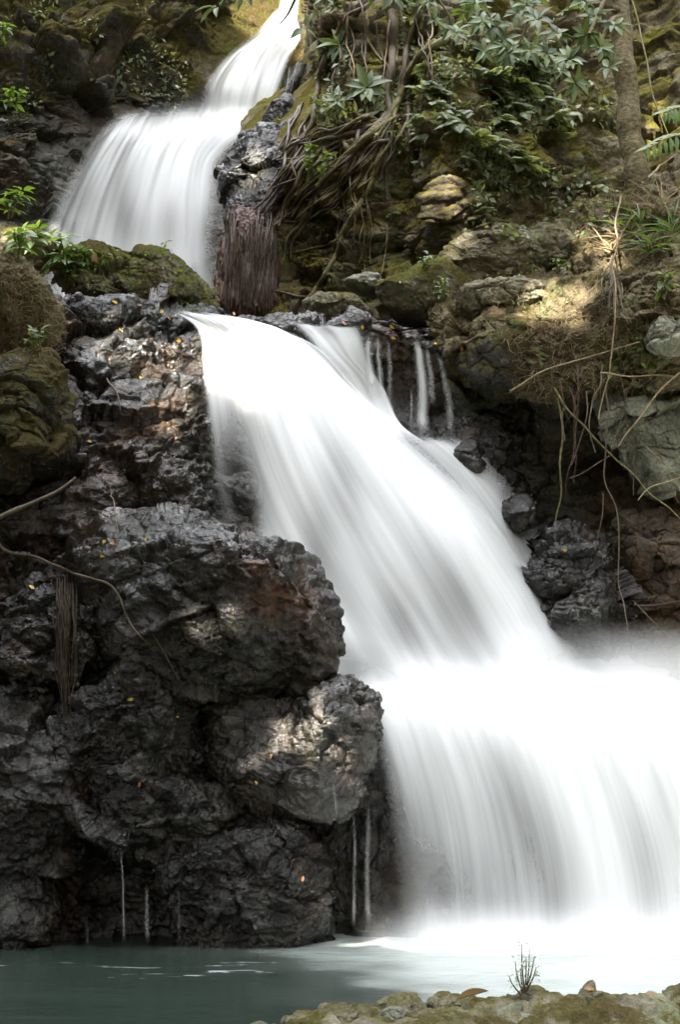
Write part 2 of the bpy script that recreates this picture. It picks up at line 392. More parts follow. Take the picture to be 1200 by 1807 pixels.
# ------------------------------------------------------------------ terrain sheets
def sheet(name, rows, nr, nc, mat, A, kind='structure', label=None, cat=None, ampf=None, stain=None, moss=None, bvh=True, **kw):
    G = loft(rows, nr, nc)
    px, py = G[..., 0].ravel(), G[..., 1].ravel()
    V = W(px, py, G[..., 2].ravel()); F = grid_faces(nr, nc)
    N = vnormals(V, F)
    view = V - np.array([0, 0, CAM_H])
    if (N * view).sum(1).mean() > 0: N = -N; F = F[:, ::-1]
    d = rock_disp(V, A, **kw)
    if ampf is not None: d = d * ampf(px, py)
    Vd = V + N * d[:, None]
    at = {}
    if stain is not None: at['stain'] = stain(px, py)
    if moss is not None: at['moss'] = moss(px, py)
    o = new_mesh(name, Vd, F, mat, attrs=at)
    tag(o, label, cat, None, kind)
    if bvh: add_bvh(Vd, F, name)
    return o, V, F

cxs = [-500, -150, 60, 200, 330, 420, 560, 700, 850, 1000, 1150, 1800]
def row(py, Ds, xs=cxs):
    py = py if hasattr(py, '__len__') else [py] * len(xs)
    Ds = Ds if hasattr(Ds, '__len__') else [Ds] * len(xs)
    return [(x, y, d) for x, y, d in zip(xs, py, Ds)]
FACE = [
    row(765, 20.5), row(632, 16.9),
    row([545, 538, 530, 528, 545, 562, 570, 566, 566, 575, 580, 590], [14.7, 14.7, 14.8, 15.0, 15.2, 15.35, 15.4, 15.4, 15.4, 15.6, 15.7, 15.7]),
    row(600, [14.3, 14.3, 14.4, 14.55, 14.75, 14.95, 15.1, 15.25, 15.3, 15.6, 15.9, 15.9]),
    row(700, [13.9, 13.9, 14.0, 14.2, 14.4, 14.6, 14.9, 15.5, 15.7, 16.0, 16.1, 16.1]),
    row(800, [13.6, 13.6, 13.7, 13.9, 14.15, 14.4, 14.55, 14.8, 15.2, 16.0, 16.1, 16.1]),
    row(950, [13.4, 13.4, 13.5, 13.7, 13.9, 14.2, 14.3, 14.35, 14.5, 15.5, 15.9, 15.9]),
    row(1100, [13.3, 13.3, 13.4, 13.5, 13.7, 14.0, 14.1, 14.15, 14.2, 14.5, 15.3, 15.5]),
    row(1200, [13.3, 13.3, 13.4, 13.5, 13.6, 13.8, 13.9, 13.95, 13.95, 14.0, 14.6, 14.8]),
    row(1250, [13.2, 13.2, 13.3, 13.4, 13.5, 13.6, 13.7, 13.6, 13.55, 13.5, 13.6, 13.8]),
    row(1400, [13.1, 13.1, 13.2, 13.3, 13.4, 13.5, 13.6, 13.4, 13.3, 13.3, 13.3, 13.4]),
    row(1550, [13.0, 13.0, 13.1, 13.5, 13.6, 13.5, 13.6, 13.35, 13.2, 13.2, 13.2, 13.3]),
    row(1680, [12.9, 12.9, 13.0, 13.4, 13.5, 13.4, 13.6, 13.35, 13.2, 13.2, 13.2, 13.3]),
    row(1780, 12.9),
]
def under_water(px, py):
    a = np.ones_like(px)
    w = sstep(325, 400, px) * sstep(560, 640, py)
    w = w * (1 - sstep(0, 120, px - (700 + (py - 760) * 0.75)) * (py < 1180))
    return 1 - 0.6 * w
rows_face = FACE
face_o, faceV, faceF = sheet('cliff', FACE, 520, 460, M['wet'], 0.50, ampf=under_water, lump=0.7, block=0.75, crack=1.0, fine=1.1, bs=1.25,
      moss=lambda px, py: 0.75 * sstep(140, 20, px) * sstep(950, 800, py) + 0.4 * sstep(820, 900, px) * sstep(900, 700, py))
FACE_BASE = BVHTree.FromPolygons([tuple(v) for v in faceV[:]], [tuple(int(i) for i in f) for f in faceF])
def base_depth(px, py, tree):
    out = np.zeros(len(px))
    for i, (x, y) in enumerate(zip(px, py)):
        d = Vector(W(x, y, 10.0)) - CAMP; d.normalize()
        h = tree.ray_cast(CAMP, d)
        out[i] = h[0].y if h[0] is not None else np.nan
    return out

lx = [-500, -150, 60, 200, 320, 420, 540, 680]
LEFTCLIFF = [
    row(-500, [24, 24.5, 25, 26, 27, 28, 29, 30], lx),
    row(-200, [21.5, 22, 22.5, 23.5, 25, 26.5, 27, 27.5], lx),
    row(-20, [19.5, 20, 20.8, 22, 23.2, 24.6, 25.8, 26], lx),
    row(60, [19, 19.4, 20.2, 21.4, 22.6, 23.8, 24.8, 25], lx),
    row(150, [18.6, 19, 19.8, 21, 22.2, 23.0, 23.6, 24], lx),
    row(205, [18.5, 18.9, 19.8, 21.0, 22.3, 22.9, 23.0, 23], lx),
    row(245, [18.4, 18.8, 19.8, 20.7, 21.3, 21.8, 22.2, 22], lx),
    row(330, [18.3, 18.7, 19.7, 20.5, 20.7, 20.9, 21.0, 21], lx),
    row(450, [18.2, 18.6, 19.5, 20.3, 20.3, 20.3, 20.3, 20.3], lx),
    row(680, [18, 18.4, 19.3, 20.0, 20.0, 20.0, 20, 20], lx),
]
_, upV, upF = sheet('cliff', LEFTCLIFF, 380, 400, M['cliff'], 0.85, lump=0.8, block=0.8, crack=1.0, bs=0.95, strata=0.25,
      ampf=lambda px, py: 1 - 0.86 * np.maximum(sstep(40, 170, px) * sstep(170, 230, py), sstep(330, 400, px + 0.6 * (py - 60)) * sstep(560, 520, px)),
      moss=lambda px, py: 0.35 * sstep(260, 60, py) - 0.75 * sstep(150, 230, py) * sstep(60, 150, px) - 0.25 * sstep(250, 380, py))
UP_BASE = BVHTree.FromPolygons([tuple(v) for v in upV], [tuple(int(i) for i in f) for f in upF])

rx = [430, 500, 570, 650, 720, 750, 775, 850, 950, 1060, 1180, 1450]
rxt = [528, 556, 592, 655, 720, 750, 775, 850, 950, 1060, 1180, 1450]
RIGHTCLIFF = [
    row(-400, [26, 24, 22.5, 21.5, 21, 20.6, 20.4, 20.4, 20.5, 20.5, 20, 19], rxt),
    row(-120, [25, 22, 20.5, 19.6, 19.2, 18.8, 18.5, 18.6, 19, 19.4, 19, 18], rxt),
    row(20, [24.5, 21.5, 19.6, 18.8, 18.5, 18.1, 17.7, 17.8, 18.2, 18.9, 18.6, 17.5], rxt),
    row(120, [24, 20.6, 19.0, 18.3, 18.1, 17.7, 17.2, 17.4, 17.8, 18.6, 18.4, 17.3], rxt),
    row(210, [22, 19.4, 18.6, 18.0, 17.8, 17.4, 16.9, 17.0, 17.5, 18.3, 18.2, 17.2], rx),
    row(300, [20, 18.6, 18.3, 17.9, 17.7, 17.2, 16.6, 16.8, 17.3, 18.0, 18, 17], rx),
    row(400, [19, 18.6, 18.4, 18.0, 17.7, 17.3, 16.7, 16.9, 17.3, 17.8, 17.8, 17], rx),
    row(480, [19, 18.6, 18.4, 18.0, 17.7, 17.5, 17.1, 17.2, 17.3, 17.6, 17.6, 17], rx),
    row(680, [19, 18.5, 18.3, 18.0, 17.7, 17.5, 17.3, 17.2, 17.2, 17.4, 17.4, 17], rx),
]
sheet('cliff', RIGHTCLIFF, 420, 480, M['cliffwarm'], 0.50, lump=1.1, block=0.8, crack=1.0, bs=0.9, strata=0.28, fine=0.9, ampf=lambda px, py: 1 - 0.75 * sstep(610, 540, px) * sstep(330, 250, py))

# hollow under the right bank and the slope above it
HOL = [
    row(520, 15.9, [760, 840, 900, 1000, 1100, 1200, 1450]),
    row(640, [15.6, 15.5, 15.3, 15.1, 14.9, 14.7, 14.4], [760, 840, 900, 1000, 1100, 1200, 1450]),
    row(780, [15.7, 15.7, 15.6, 15.5, 15.2, 14.7, 14.4], [760, 840, 900, 1000, 1100, 1200, 1450]),
    row(900, [15.6, 15.6, 15.5, 15.4, 15.0, 14.6, 14.3], [760, 840, 900, 1000, 1100, 1200, 1450]),
    row(1050, [15.5, 15.5, 15.4, 15.2, 14.7, 14.4, 14.1], [760, 840, 900, 1000, 1100, 1200, 1450]),
    row(1160, [15.5, 15.5, 15.4, 15.0, 14.7, 14.4, 14.2], [760, 840, 900, 1000, 1100, 1200, 1450]),
    row(1260, [15.2, 15.2, 15.1, 14.8, 14.5, 14.3, 14.2], [760, 840, 900, 1000, 1100, 1200, 1450]),
]
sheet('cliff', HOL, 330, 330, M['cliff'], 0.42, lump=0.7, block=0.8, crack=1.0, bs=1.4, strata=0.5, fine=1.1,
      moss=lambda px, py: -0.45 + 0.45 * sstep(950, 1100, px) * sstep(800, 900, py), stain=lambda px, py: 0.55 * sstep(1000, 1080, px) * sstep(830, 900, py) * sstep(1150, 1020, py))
sx = [760, 840, 920, 1000, 1080, 1140, 1200, 1450]
SLOPE = [
    row([480, 470, 420, 380, 350, 320, 300, 200], [18, 18, 18, 18, 17.5, 17, 16.8, 16.5], sx),
    row([520, 480, 440, 410, 365, 335, 310, 200], [17, 16.7, 16.4, 16.2, 15.8, 15.6, 15.4, 15], sx),
    row([545, 520, 480, 455, 420, 395, 370, 300], [16.2, 15.9, 15.5, 15.3, 15.0, 14.8, 14.6, 14.2], sx),
    row([560, 545, 525, 505, 490, 475, 460, 430], [15.7, 15.3, 14.9, 14.7, 14.5, 14.3, 14.1, 13.7], sx),
    row([575, 572, 570, 565, 560, 550, 540, 530], [15.5, 15.0, 14.7, 14.4, 14.2, 14.0, 13.8, 13.5], sx),
    row([600, 610, 620, 620, 620, 615, 610, 600], [15.5, 15.0, 14.6, 14.3, 14.1, 13.95, 13.8, 13.5], sx),
    row([640, 655, 675, 690, 695, 690, 690, 690], [15.7, 15.2, 14.8, 14.5, 14.3, 14.1, 13.95, 13.7], sx),
    row([660, 675, 700, 715, 720, 715, 715, 715], [16.2, 15.8, 15.5, 15.4, 15.3, 15.0, 14.8, 14.5], sx),
]
sheet('terrain', SLOPE, 330, 330, M['soil'], 0.42, lump=1.1, block=0.7, crack=0.8, bs=1.4, fine=1.4,
      moss=lambda px, py: 0.12 * sstep(560, 480, py) - 0.05)

# ------------------------------------------------------------------ boulders
def boulder(name, label, ells, mat, A=0.16, level=6, seed=0.0, cat='boulder', group=None, k=0.12, chips=34, moss=None, stain=None, kind=None, inset=None, **kw):
    """closed rock: smooth union of ellipsoids (px, py, depth of centre, rx px, ry px, r depth m), seen as a star from its middle, then weathered"""
    cs, rs = [], []
    for (x, y, D, ex, ey, ed) in ells:
        s = D / FPX; cs.append(W(x, y, D)); rs.append((ex * s, ed, ey * s))
    cs = np.array(cs); rs = np.array(rs)
    wts = rs.prod(1); c0 = (cs * wts[:, None]).sum(0) / wts.sum()
    U, F = ico(level)
    rnd = np.random.RandomState(int(abs(seed) * 10) + 3)
    Rm = max(np.linalg.norm(cs - c0, axis=1) + rs.max(1)) * 1.05
    def sdf(p):
        ds = []
        for c, r in zip(cs, rs):
            q = (p - c) / r; l = np.linalg.norm(q, axis=1); g = np.linalg.norm(q / r, axis=1)
            ds.append(l * (l - 1) / np.maximum(g, 1e-9))
        ds = np.array(ds); m = ds.min(0)
        return m - k * np.log(np.exp(-(ds - m) / k).sum(0))
    t = np.full(len(U), Rm)
    for _ in range(60):
        d = sdf(c0 + U * t[:, None]); t = np.maximum(t - 0.7 * d, 0.02 * Rm)
    V = c0 + U * t[:, None]
    for _ in range(chips):
        n = rnd.normal(size=3); n /= np.linalg.norm(n)
        pr = (V - c0) @ n; m_ = pr.max(); lim = m_ * (1 - rnd.uniform(.05, .20))
        V = V - n * (np.maximum(pr - lim, 0) * 0.88)[:, None]
    N = vnormals(V, F)
    Vd = V + N * rock_disp(V, A, seed=seed, **kw)[:, None]
    px, py = PX(Vd)
    at = {}
    if moss is not None: at['moss'] = moss(px, py, Vd)
    if stain is not None: at['stain'] = stain(px, py)
    o = new_mesh(name, Vd, F, mat, attrs=at)
    tag(o, label, cat, group, kind)
    add_bvh(Vd, F, name)
    return o

ell = lambda px, py, x, y, rx, ry: np.exp(-((px - x) / rx) ** 2 - ((py - y) / ry) ** 2)
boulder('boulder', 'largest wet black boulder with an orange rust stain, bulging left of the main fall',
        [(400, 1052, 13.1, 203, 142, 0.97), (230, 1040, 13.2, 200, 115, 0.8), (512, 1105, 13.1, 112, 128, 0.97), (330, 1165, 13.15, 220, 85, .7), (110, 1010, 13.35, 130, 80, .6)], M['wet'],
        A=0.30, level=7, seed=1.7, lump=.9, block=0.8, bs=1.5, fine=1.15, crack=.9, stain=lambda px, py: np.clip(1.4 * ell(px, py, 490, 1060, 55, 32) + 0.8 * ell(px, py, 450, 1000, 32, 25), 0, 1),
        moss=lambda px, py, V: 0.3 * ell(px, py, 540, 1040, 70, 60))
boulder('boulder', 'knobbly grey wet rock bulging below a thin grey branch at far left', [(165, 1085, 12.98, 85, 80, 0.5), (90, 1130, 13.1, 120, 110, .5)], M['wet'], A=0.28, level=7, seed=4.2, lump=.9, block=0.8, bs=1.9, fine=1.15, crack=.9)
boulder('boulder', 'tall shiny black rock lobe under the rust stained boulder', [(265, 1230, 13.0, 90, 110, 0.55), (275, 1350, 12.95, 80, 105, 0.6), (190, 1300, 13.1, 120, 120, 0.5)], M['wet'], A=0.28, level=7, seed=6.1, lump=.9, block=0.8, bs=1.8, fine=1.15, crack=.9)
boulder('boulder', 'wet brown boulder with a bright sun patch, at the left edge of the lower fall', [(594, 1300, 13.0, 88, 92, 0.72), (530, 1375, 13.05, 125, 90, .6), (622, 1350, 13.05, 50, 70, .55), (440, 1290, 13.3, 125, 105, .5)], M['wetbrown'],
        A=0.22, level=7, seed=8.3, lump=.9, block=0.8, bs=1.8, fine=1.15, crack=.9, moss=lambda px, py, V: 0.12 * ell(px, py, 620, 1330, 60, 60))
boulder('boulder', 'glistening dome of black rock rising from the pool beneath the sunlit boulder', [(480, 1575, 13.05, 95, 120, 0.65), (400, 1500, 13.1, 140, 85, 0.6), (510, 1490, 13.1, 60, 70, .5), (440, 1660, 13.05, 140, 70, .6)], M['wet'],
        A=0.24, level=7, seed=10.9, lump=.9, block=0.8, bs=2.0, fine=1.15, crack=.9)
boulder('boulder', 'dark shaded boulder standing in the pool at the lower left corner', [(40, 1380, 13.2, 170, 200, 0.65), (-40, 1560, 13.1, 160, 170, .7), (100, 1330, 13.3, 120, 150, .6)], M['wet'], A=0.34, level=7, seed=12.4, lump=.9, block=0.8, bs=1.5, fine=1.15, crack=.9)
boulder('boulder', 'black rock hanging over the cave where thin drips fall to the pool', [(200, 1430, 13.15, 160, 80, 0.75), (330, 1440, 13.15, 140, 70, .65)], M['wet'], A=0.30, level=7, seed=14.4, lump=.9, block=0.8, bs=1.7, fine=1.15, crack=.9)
boulder('boulder', 'green mossy boulder at the left border below the earth mound', [(30, 780, 13.35, 95, 110, 0.5), (20, 690, 13.5, 100, 70, 0.5)], M['wetmoss'], A=0.28, level=7, seed=16.0, block=0.8, bs=1.5, fine=1.1)
boulder('earth_mound', 'mound of brown mossy earth at the left border above the wet rock face', [(10, 545, 13.9, 105, 80, 0.5), (50, 580, 14.0, 65, 50, .4), (-60, 530, 13.8, 120, 90, .6)], M['soil'], A=0.18, level=7, seed=18.8, block=0.25, fine=2.2, cat='earth mound')
boulder('boulder', 'mossy humped boulder in front of the upper cascade, leaves on its back', [(240, 510, 15.75, 130, 72, 0.7), (330, 545, 15.7, 62, 60, 0.5), (150, 490, 15.8, 70, 55, .5)], M['tan'], A=0.24, level=7, seed=20.5, block=0.75, bs=1.7, fine=1.2,
        moss=lambda px, py, V: np.full(len(px), 0.18))
boulder('boulder', 'low mossy boulder behind the leafy plants at the left border', [(20, 450, 15.6, 110, 45, 0.6)], M['tan'], A=0.2, seed=22.0, block=0.6, bs=1.8)
# spur between the upper cascade and the rooty cliff
boulder('rock_spur', 'dark wet spur of rock with a pink sunlit patch, right of the upper cascade', [(452, 292, 19.6, 70, 52, 0.8), (505, 225, 20.3, 34, 50, .8), (552, 130, 21.3, 38, 90, .8), (425, 335, 19.6, 42, 55, .6), (438, 465, 18.98, 48, 115, .6), (510, 330, 19.0, 45, 80, .5)], M['wet'],
        A=0.26, level=7, seed=24.2, lump=.9, block=0.7, bs=1.3, fine=1.2, cat='rock', k=.2, moss=lambda px, py, V: 0.25 * sstep(470, 540, px), stain=lambda px, py: 0.5 * sstep(380, 440, py))
# right of the main fall
boulder('boulder', 'grey wet boulder at the right edge of the main fall, thin water over its top', [(1005, 1060, 14.75, 80, 115, 0.6), (965, 990, 14.8, 55, 60, 0.5), (1070, 1100, 14.7, 45, 70, .5), (1040, 1010, 14.8, 45, 50, .5), (950, 1090, 14.6, 60, 90, .5)], M['wet'], A=0.30, level=7, seed=26.7, lump=1.2, block=0.8, bs=1.9, fine=1.2)
boulder('boulder', 'small black rock under the rivulet beneath the three thin strands', [(825, 815, 14.95, 34, 40, 0.3)], M['wet'], A=0.14, level=5, seed=28.7, block=0.5, bs=2.5)
boulder('boulder', 'small wet rock beside the main fall above the grey boulder', [(915, 905, 14.7, 42, 38, 0.35)], M['wet'], A=0.15, level=5, seed=30.7, block=0.5, bs=2.5)
# terrace
boulder('boulder', 'small flat pale slab lying on the terrace at the foot of the rooty cliff', [(648, 503, 16.6, 44, 18, 0.3)], M['pale'], A=0.09, level=5, seed=32.1, block=0.8, bs=2.5, cat='rock')
boulder('boulder', 'low slab with green moss beside the red brown roots on the ledge', [(595, 548, 16.0, 72, 30, 0.45)], M['tan'], A=0.12, seed=34.1, block=0.6, bs=2.2)
boulder('boulder', 'broad mossy boulder in the middle of the ledge above thin strands', [(720, 525, 16.0, 90, 45, 0.5), (790, 500, 16.1, 70, 45, .5)], M['tan'], A=0.17, seed=36.4, block=0.6, bs=1.8, moss=lambda px, py, V: np.full(len(px), 0.22))
boulder('boulder', 'small pale stone next to the flat slab on the terrace', [(712, 492, 16.7, 22, 14, 0.2)], M['pale'], A=0.07, level=5, seed=37.4, block=0.6, bs=2.5, cat='rock')
boulder('boulder', 'large grey mossy boulder under the sunlit cliff corner', [(865, 435, 16.1, 70, 48, 0.5), (830, 470, 16.0, 70, 40, .5), (905, 460, 15.9, 60, 45, .4)], M['tan'], A=0.20, level=7, seed=38.8, block=0.8, bs=1.9)
boulder('boulder', 'rounded grey boulder beside the grass on the right slope', [(970, 445, 15.9, 50, 38, 0.4)], M['tan'], A=0.13, seed=40.8, block=0.7, bs=2.2)
boulder('boulder', 'cracked tan rock on the ledge at the bank foot, right of the mossy hump', [(850, 530, 15.3, 58, 34, 0.4), (920, 525, 15.1, 55, 38, .4)], M['tan'], A=0.16, level=7, seed=42.3, block=0.9, bs=2.0, moss=lambda px, py, V: np.full(len(px), -0.3))
boulder('boulder', 'mossy block projecting at the left end of the overhanging bank', [(915, 625, 14.8, 55, 45, 0.4), (860, 640, 15.1, 50, 55, .4)], M['wetmoss'], A=0.18, seed=44.3, block=0.8, bs=1.9)
boulder('boulder', 'pale green cracked rock under the bank at the right border', [(1150, 745, 14.5, 85, 85, 0.45), (1110, 700, 14.5, 55, 45, .35), (1170, 830, 14.6, 60, 60, .4)], M['pale'], A=0.22, level=7, seed=46.6, block=0.9, bs=1.5, fine=0.9, cat='rock')
boulder('boulder', 'pale angular stone set in the top of the bank at the right border', [(1180, 590, 13.75, 40, 40, 0.3)], M['pale'], A=0.13, seed=48.2, block=0.9, bs=2.2, cat='rock')
boulder('boulder', 'brown streaked rock wall at the right border above the pale mist', [(1160, 990, 14.7, 90, 130, 0.5)], M['cliff'], A=0.22, level=7, seed=50.2, block=0.7, bs=1.6, cat='rock', moss=lambda px, py, V: np.full(len(px), -0.25), stain=lambda px, py: np.full(len(px), .35))

# ------------------------------------------------------------------ ground, pool, near shore
def build_ground():
    # one sheet to the horizon: a bed under the pool, banks either side, rising behind the camera
    xs = np.concatenate([-np.geomspace(300, 12, 26), np.linspace(-11, 11, 90), np.geomspace(12, 300, 26)])
    ys = np.concatenate([-np.geomspace(300, 6, 26), np.linspace(-5, 15, 90), np.geomspace(16, 300, 26)])
    X, Y = np.meshgrid(xs, ys); P = np.stack([X.ravel(), Y.ravel(), np.zeros(X.size)], -1)
    z = np.full(len(P), -0.9)
    z += 1.0 * sstep(8.2, 6.8, P[:, 1]) + 0.4 * fbm(P * 0.35, 3)
    z += 3.5 * sstep(9, 30, np.abs(P[:, 0])) * sstep(12, 4, P[:, 1])
    z -= 1.2 * sstep(14.5, 18, P[:, 1])
    P[:, 2] = z
    o = new_mesh('ground', P, grid_faces(len(ys), len(xs)), M['soil'], loc=(0, 0, 0)); tag(o, kind='structure')
build_ground()

def pool_material():
    t = NT('pool_water'); v = t.coord()
    mp = t.n('Mapping'); mp.inputs['Scale'].default_value = (0.55, 1.6, 1); t.l(v, mp.inputs['Vector'])
    n1 = t.noise(mp.outputs[0], 1.4, 4, 0.55, 0.5); n2 = t.noise(mp.outputs[0], 6.0, 5, 0.6, 0.3)
    mp2 = t.n('Mapping'); mp2.inputs['Scale'].default_value = (0.5, 2.4, 1); t.l(v, mp2.inputs['Vector'])
    fo = t.noise(mp2.outputs[0], 3.2, 6, 0.62, 0.6)
    milk = t.attr('milk'); foam = t.attr('foam')
    c = t.ramp(milk, [(0.0, (0.022, 0.033, 0.026)), (0.4, (0.06, 0.072, 0.064)), (1.0, (0.33, 0.37, 0.345))])
    c = t.mix(t.mr(n1, 0.35, 0.7, 0.0, 0.35), c, t.mix(1.0, c, (1.6, 1.65, 1.6), 'MULTIPLY'))
    ff = t.math('ADD', t.math('SUBTRACT', fo, 0.98), t.math('MULTIPLY', foam, 1.0))
    ff = t.mr(ff, 0.0, 0.22, 0, 1, True)
    c = t.mix(ff, c, (0.86, 0.88, 0.88))
    p = t.n('BsdfPrincipled'); t.l(c, p.inputs['Base Color'])
    t.l(t.math('MULTIPLY_ADD', ff, 0.5, 0.17, clamp=True), p.inputs['Roughness'])
    p.inputs['IOR'].default_value = 1.33
    b = t.n('Bump'); b.inputs['Strength'].default_value = 0.22; b.inputs['Distance'].default_value = 0.12
    t.l(t.math('ADD', n1, t.math('MULTIPLY', n2, 0.35)), b.inputs['Height']); t.l(b.outputs[0], p.inputs['Normal'])
    t.l(p.outputs[0], t.out.inputs[0]); return t.m
def build_pool():
    xs = np.linspace(-9, 9, 220); ys = np.linspace(5.5, 14.2, 180)
    X, Y = np.meshgrid(xs, ys); P = np.stack([X.ravel(), Y.ravel(), np.zeros(X.size)], -1)
    n = fbm(P * 1.1, 3)
    milk = sstep(-1.0, 1.0, P[:, 0] + 0.9 * n + 0.45 * (P[:, 1] - 11)) * 1.0
    foam = 0.95 * sstep(12.05, 12.75, P[:, 1] + 0.35 * n) * sstep(-0.1, 0.75, P[:, 0] + 0.25 * n)
    foam = foam + 0.27 * sstep(-0.3, 1.6, P[:, 0]) * sstep(9.0, 10.6, P[:, 1]) + 0.42 * sstep(10.3, 11, P[:, 1]) * sstep(12.4, 11.6, P[:, 1]) * sstep(0.6, -0.6, P[:, 0])
    P[:, 2] = 0.012 * fbm(P * np.array((1.2, 3.0, 1)), 3)
    o = new_mesh('pool_water', P, grid_faces(len(ys), len(xs)), pool_material(), attrs={'milk': milk, 'foam': foam}, loc=(0, 10, 0)); tag(o, kind='structure')
build_pool()

def build_shore():
    xs = np.linspace(-2.6, 4.6, 420); ys = np.linspace(7.0, 11.2, 250)
    X, Y = np.meshgrid(xs, ys); P = np.stack([X.ravel(), Y.ravel(), np.zeros(X.size)], -1)
    edge = 8.2 + 1.40 * sstep(-0.95, 0.45, P[:, 0]) + 0.25 * fbm(P * np.array((0.8, 0, 0)) + 4, 3)
    F1, F2, off, tl = cells(warp(P * np.array((2.4, 2.4, 0)), 0.3, 1.2))
    z = -0.30 + 0.40 * sstep(0.5, -0.25, P[:, 1] - edge)
    G1_, G2_, goff, gt = cells(warp(P * np.array((7, 7, 0)), 0.3, 1.2))
    z += 0.13 * np.sqrt(np.clip(1 - (F1 / 0.62) ** 2, 0, 1)) * (0.25 + 0.9 * off) - 0.03 + 0.05 * np.sqrt(np.clip(1 - (G1_ / 0.6) ** 2, 0, 1)) * goff + 0.07 * fbm(P * 2.2, 3) + 0.035 * fbm(P * 9, 3) + 0.016 * ridged(P * 24, 3)
    P[:, 2] = z - 0.075
    o = new_mesh('shore', P, grid_faces(len(ys), len(xs)), M['shore'], loc=(0.8, 9, 0)); tag(o, kind='structure')
    add_bvh(P, grid_faces(len(ys), len(xs)), 'shore')
build_shore()
for i, (x, y, D, ex, ey, ed, lb, mt) in enumerate([
    (700, 1772, 9.5, 55, 16, .2, 'green mossy stone left of the curled yellow leaf', 'shore'),
    (800, 1766, 9.6, 52, 22, .2, 'round grey stone on the shore below the twiggy seedling', 'shore'),
    (895, 1762, 9.55, 34, 20, .16, 'low lichen covered stone right of the twiggy seedling', 'shore'),
    (938, 1760, 9.6, 36, 30, .2, 'tallest rounded stone on the near shore', 'shore'),
    (1000, 1776, 9.4, 30, 14, .14, 'small brown stone beside a rusty leaf on the shore', 'shore'),
    (1068, 1762, 9.6, 44, 24, .18, 'grey stone at the water edge towards the right border', 'shore'),
    (1190, 1764, 9.6, 50, 26, .2, 'broad stone at the right end of the shore', 'shore'),
    (600, 1788, 9.2, 44, 14, .16, 'flat mossy stone at the left part of the shore', 'shore'),
    (525, 1802, 9.05, 38, 12, .14, 'leftmost low stone dipping into the green pool', 'shore'),
    (690, 1797, 9.0, 20, 10, .1, 'white speckled pebble near the bottom of the shore', 'pale'),
    (905, 1795, 9.0, 34, 14, .14, 'pale stone with white lichen near the bottom border', 'pale')]):
    boulder('stone', lb, [(x, y + ey * .45, D, ex * .9, ey, ed), (x + ex * .5, y + ey * .7, D, ex * .6, ey * .7, ed * .8)], M[mt], A=0.17, level=6, seed=60 + 2.3 * i, block=0.55, bs=3, fine=.9, cat='stone', group='stones on the near shore', k=.03)

# ------------------------------------------------------------------ falling water
def flow_sheet(rows, nr, nc, off, tree, smooth=6, D=None):
    """rows[v][u] = (px,py[,depth]) from the lip down; depth follows the rock bed, off metres in front"""
    A = np.array([[p if len(p) == 3 else (p[0], p[1], np.nan) for p in r] for r in rows], float)
    P2 = A[..., :2]
    G = cr_spline(P2, nr); G = np.swapaxes(cr_spline(np.swapaxes(G, 0, 1), nc), 0, 1)
    if np.isnan(A[..., 2]).any():
        # coarse depth from the bed, smoothed
        cr, cc = 36, 30
        ri = np.linspace(0, nr - 1, cr).astype(int); ci = np.linspace(0, nc - 1, cc).astype(int)
        g = G[np.ix_(ri, ci)]
        d = base_depth(g[..., 0].ravel(), g[..., 1].ravel(), tree).reshape(cr, cc)
        d = np.where(np.isnan(d), np.nanmedian(d), d)
        for _ in range(smooth):
            e = np.pad(d, 1, mode='edge'); d = (e[:-2, 1:-1] + e[2:, 1:-1] + e[1:-1, :-2] + e[1:-1, 2:] + 2 * d) / 6
        Dm = cr_spline(d, nr, np.linspace(0, cr - 1, nr)); Dm = np.swapaxes(cr_spline(np.swapaxes(Dm, 0, 1), nc, np.linspace(0, cc - 1, nc)), 0, 1)
    else:
        Dm = cr_spline(A[..., 2], nr); Dm = np.swapaxes(cr_spline(np.swapaxes(Dm, 0, 1), nc), 0, 1)
    v, u = np.meshgrid(np.linspace(0, 1, nr), np.linspace(0, 1, nc), indexing='ij')
    Dm = Dm - (off(u, v, G[..., 0], G[..., 1]) if callable(off) else off)
    V = W(G[..., 0], G[..., 1], Dm)
    return G, V, u, v
def flow_uv(V):
    du = np.linalg.norm(np.diff(V, axis=1), axis=2).mean(0); dv = np.linalg.norm(np.diff(V, axis=0), axis=2).mean(1)
    uu = np.concatenate([[0], np.cumsum(du)]); vv = np.concatenate([[0], np.cumsum(dv)])
    v, u = np.meshgrid(vv, uu, indexing='ij'); return np.stack([u.ravel(), v.ravel()], -1)
def water(name, rows, nr, nc, off, tree, mat, cover, edge, parent=None, smooth=6, wob=0.03):
    G, V, u, v = flow_sheet(rows, nr, nc, off, tree, smooth)
    uv = flow_uv(V)
    # ropes of water: ridges along the flow
    q = np.stack([uv[:, 0] * 2.6, uv[:, 1] * 0.22, np.full(len(uv), 3.0 + len(name))], -1)
    V = V.reshape(-1, 3); F = grid_faces(nr, nc); N = vnormals(V, F)
    if (N * (V - np.array([0, 0, CAM_H]))).sum(1).mean() > 0: N = -N; F = F[:, ::-1]
    V = V + N * (wob * (fbm(q, 3)) * 2.0)[:, None]
    cv = np.clip(cover(u, v, G[..., 0], G[..., 1]), 0, 1).ravel(); ed = np.clip(edge(u, v, G[..., 0], G[..., 1]), 0, 1).ravel()
    WV.append(BVHTree.FromPolygons([tuple(v) for v in V], [tuple(int(i) for i in f) for f in F]))
    return new_mesh(name, V, F, mat, parent=parent, attrs={'cover': cv, 'edge': ed}, uv=uv)
def soft(u, a, b): return sstep(0, a, u) * sstep(1, 1 - b, u)

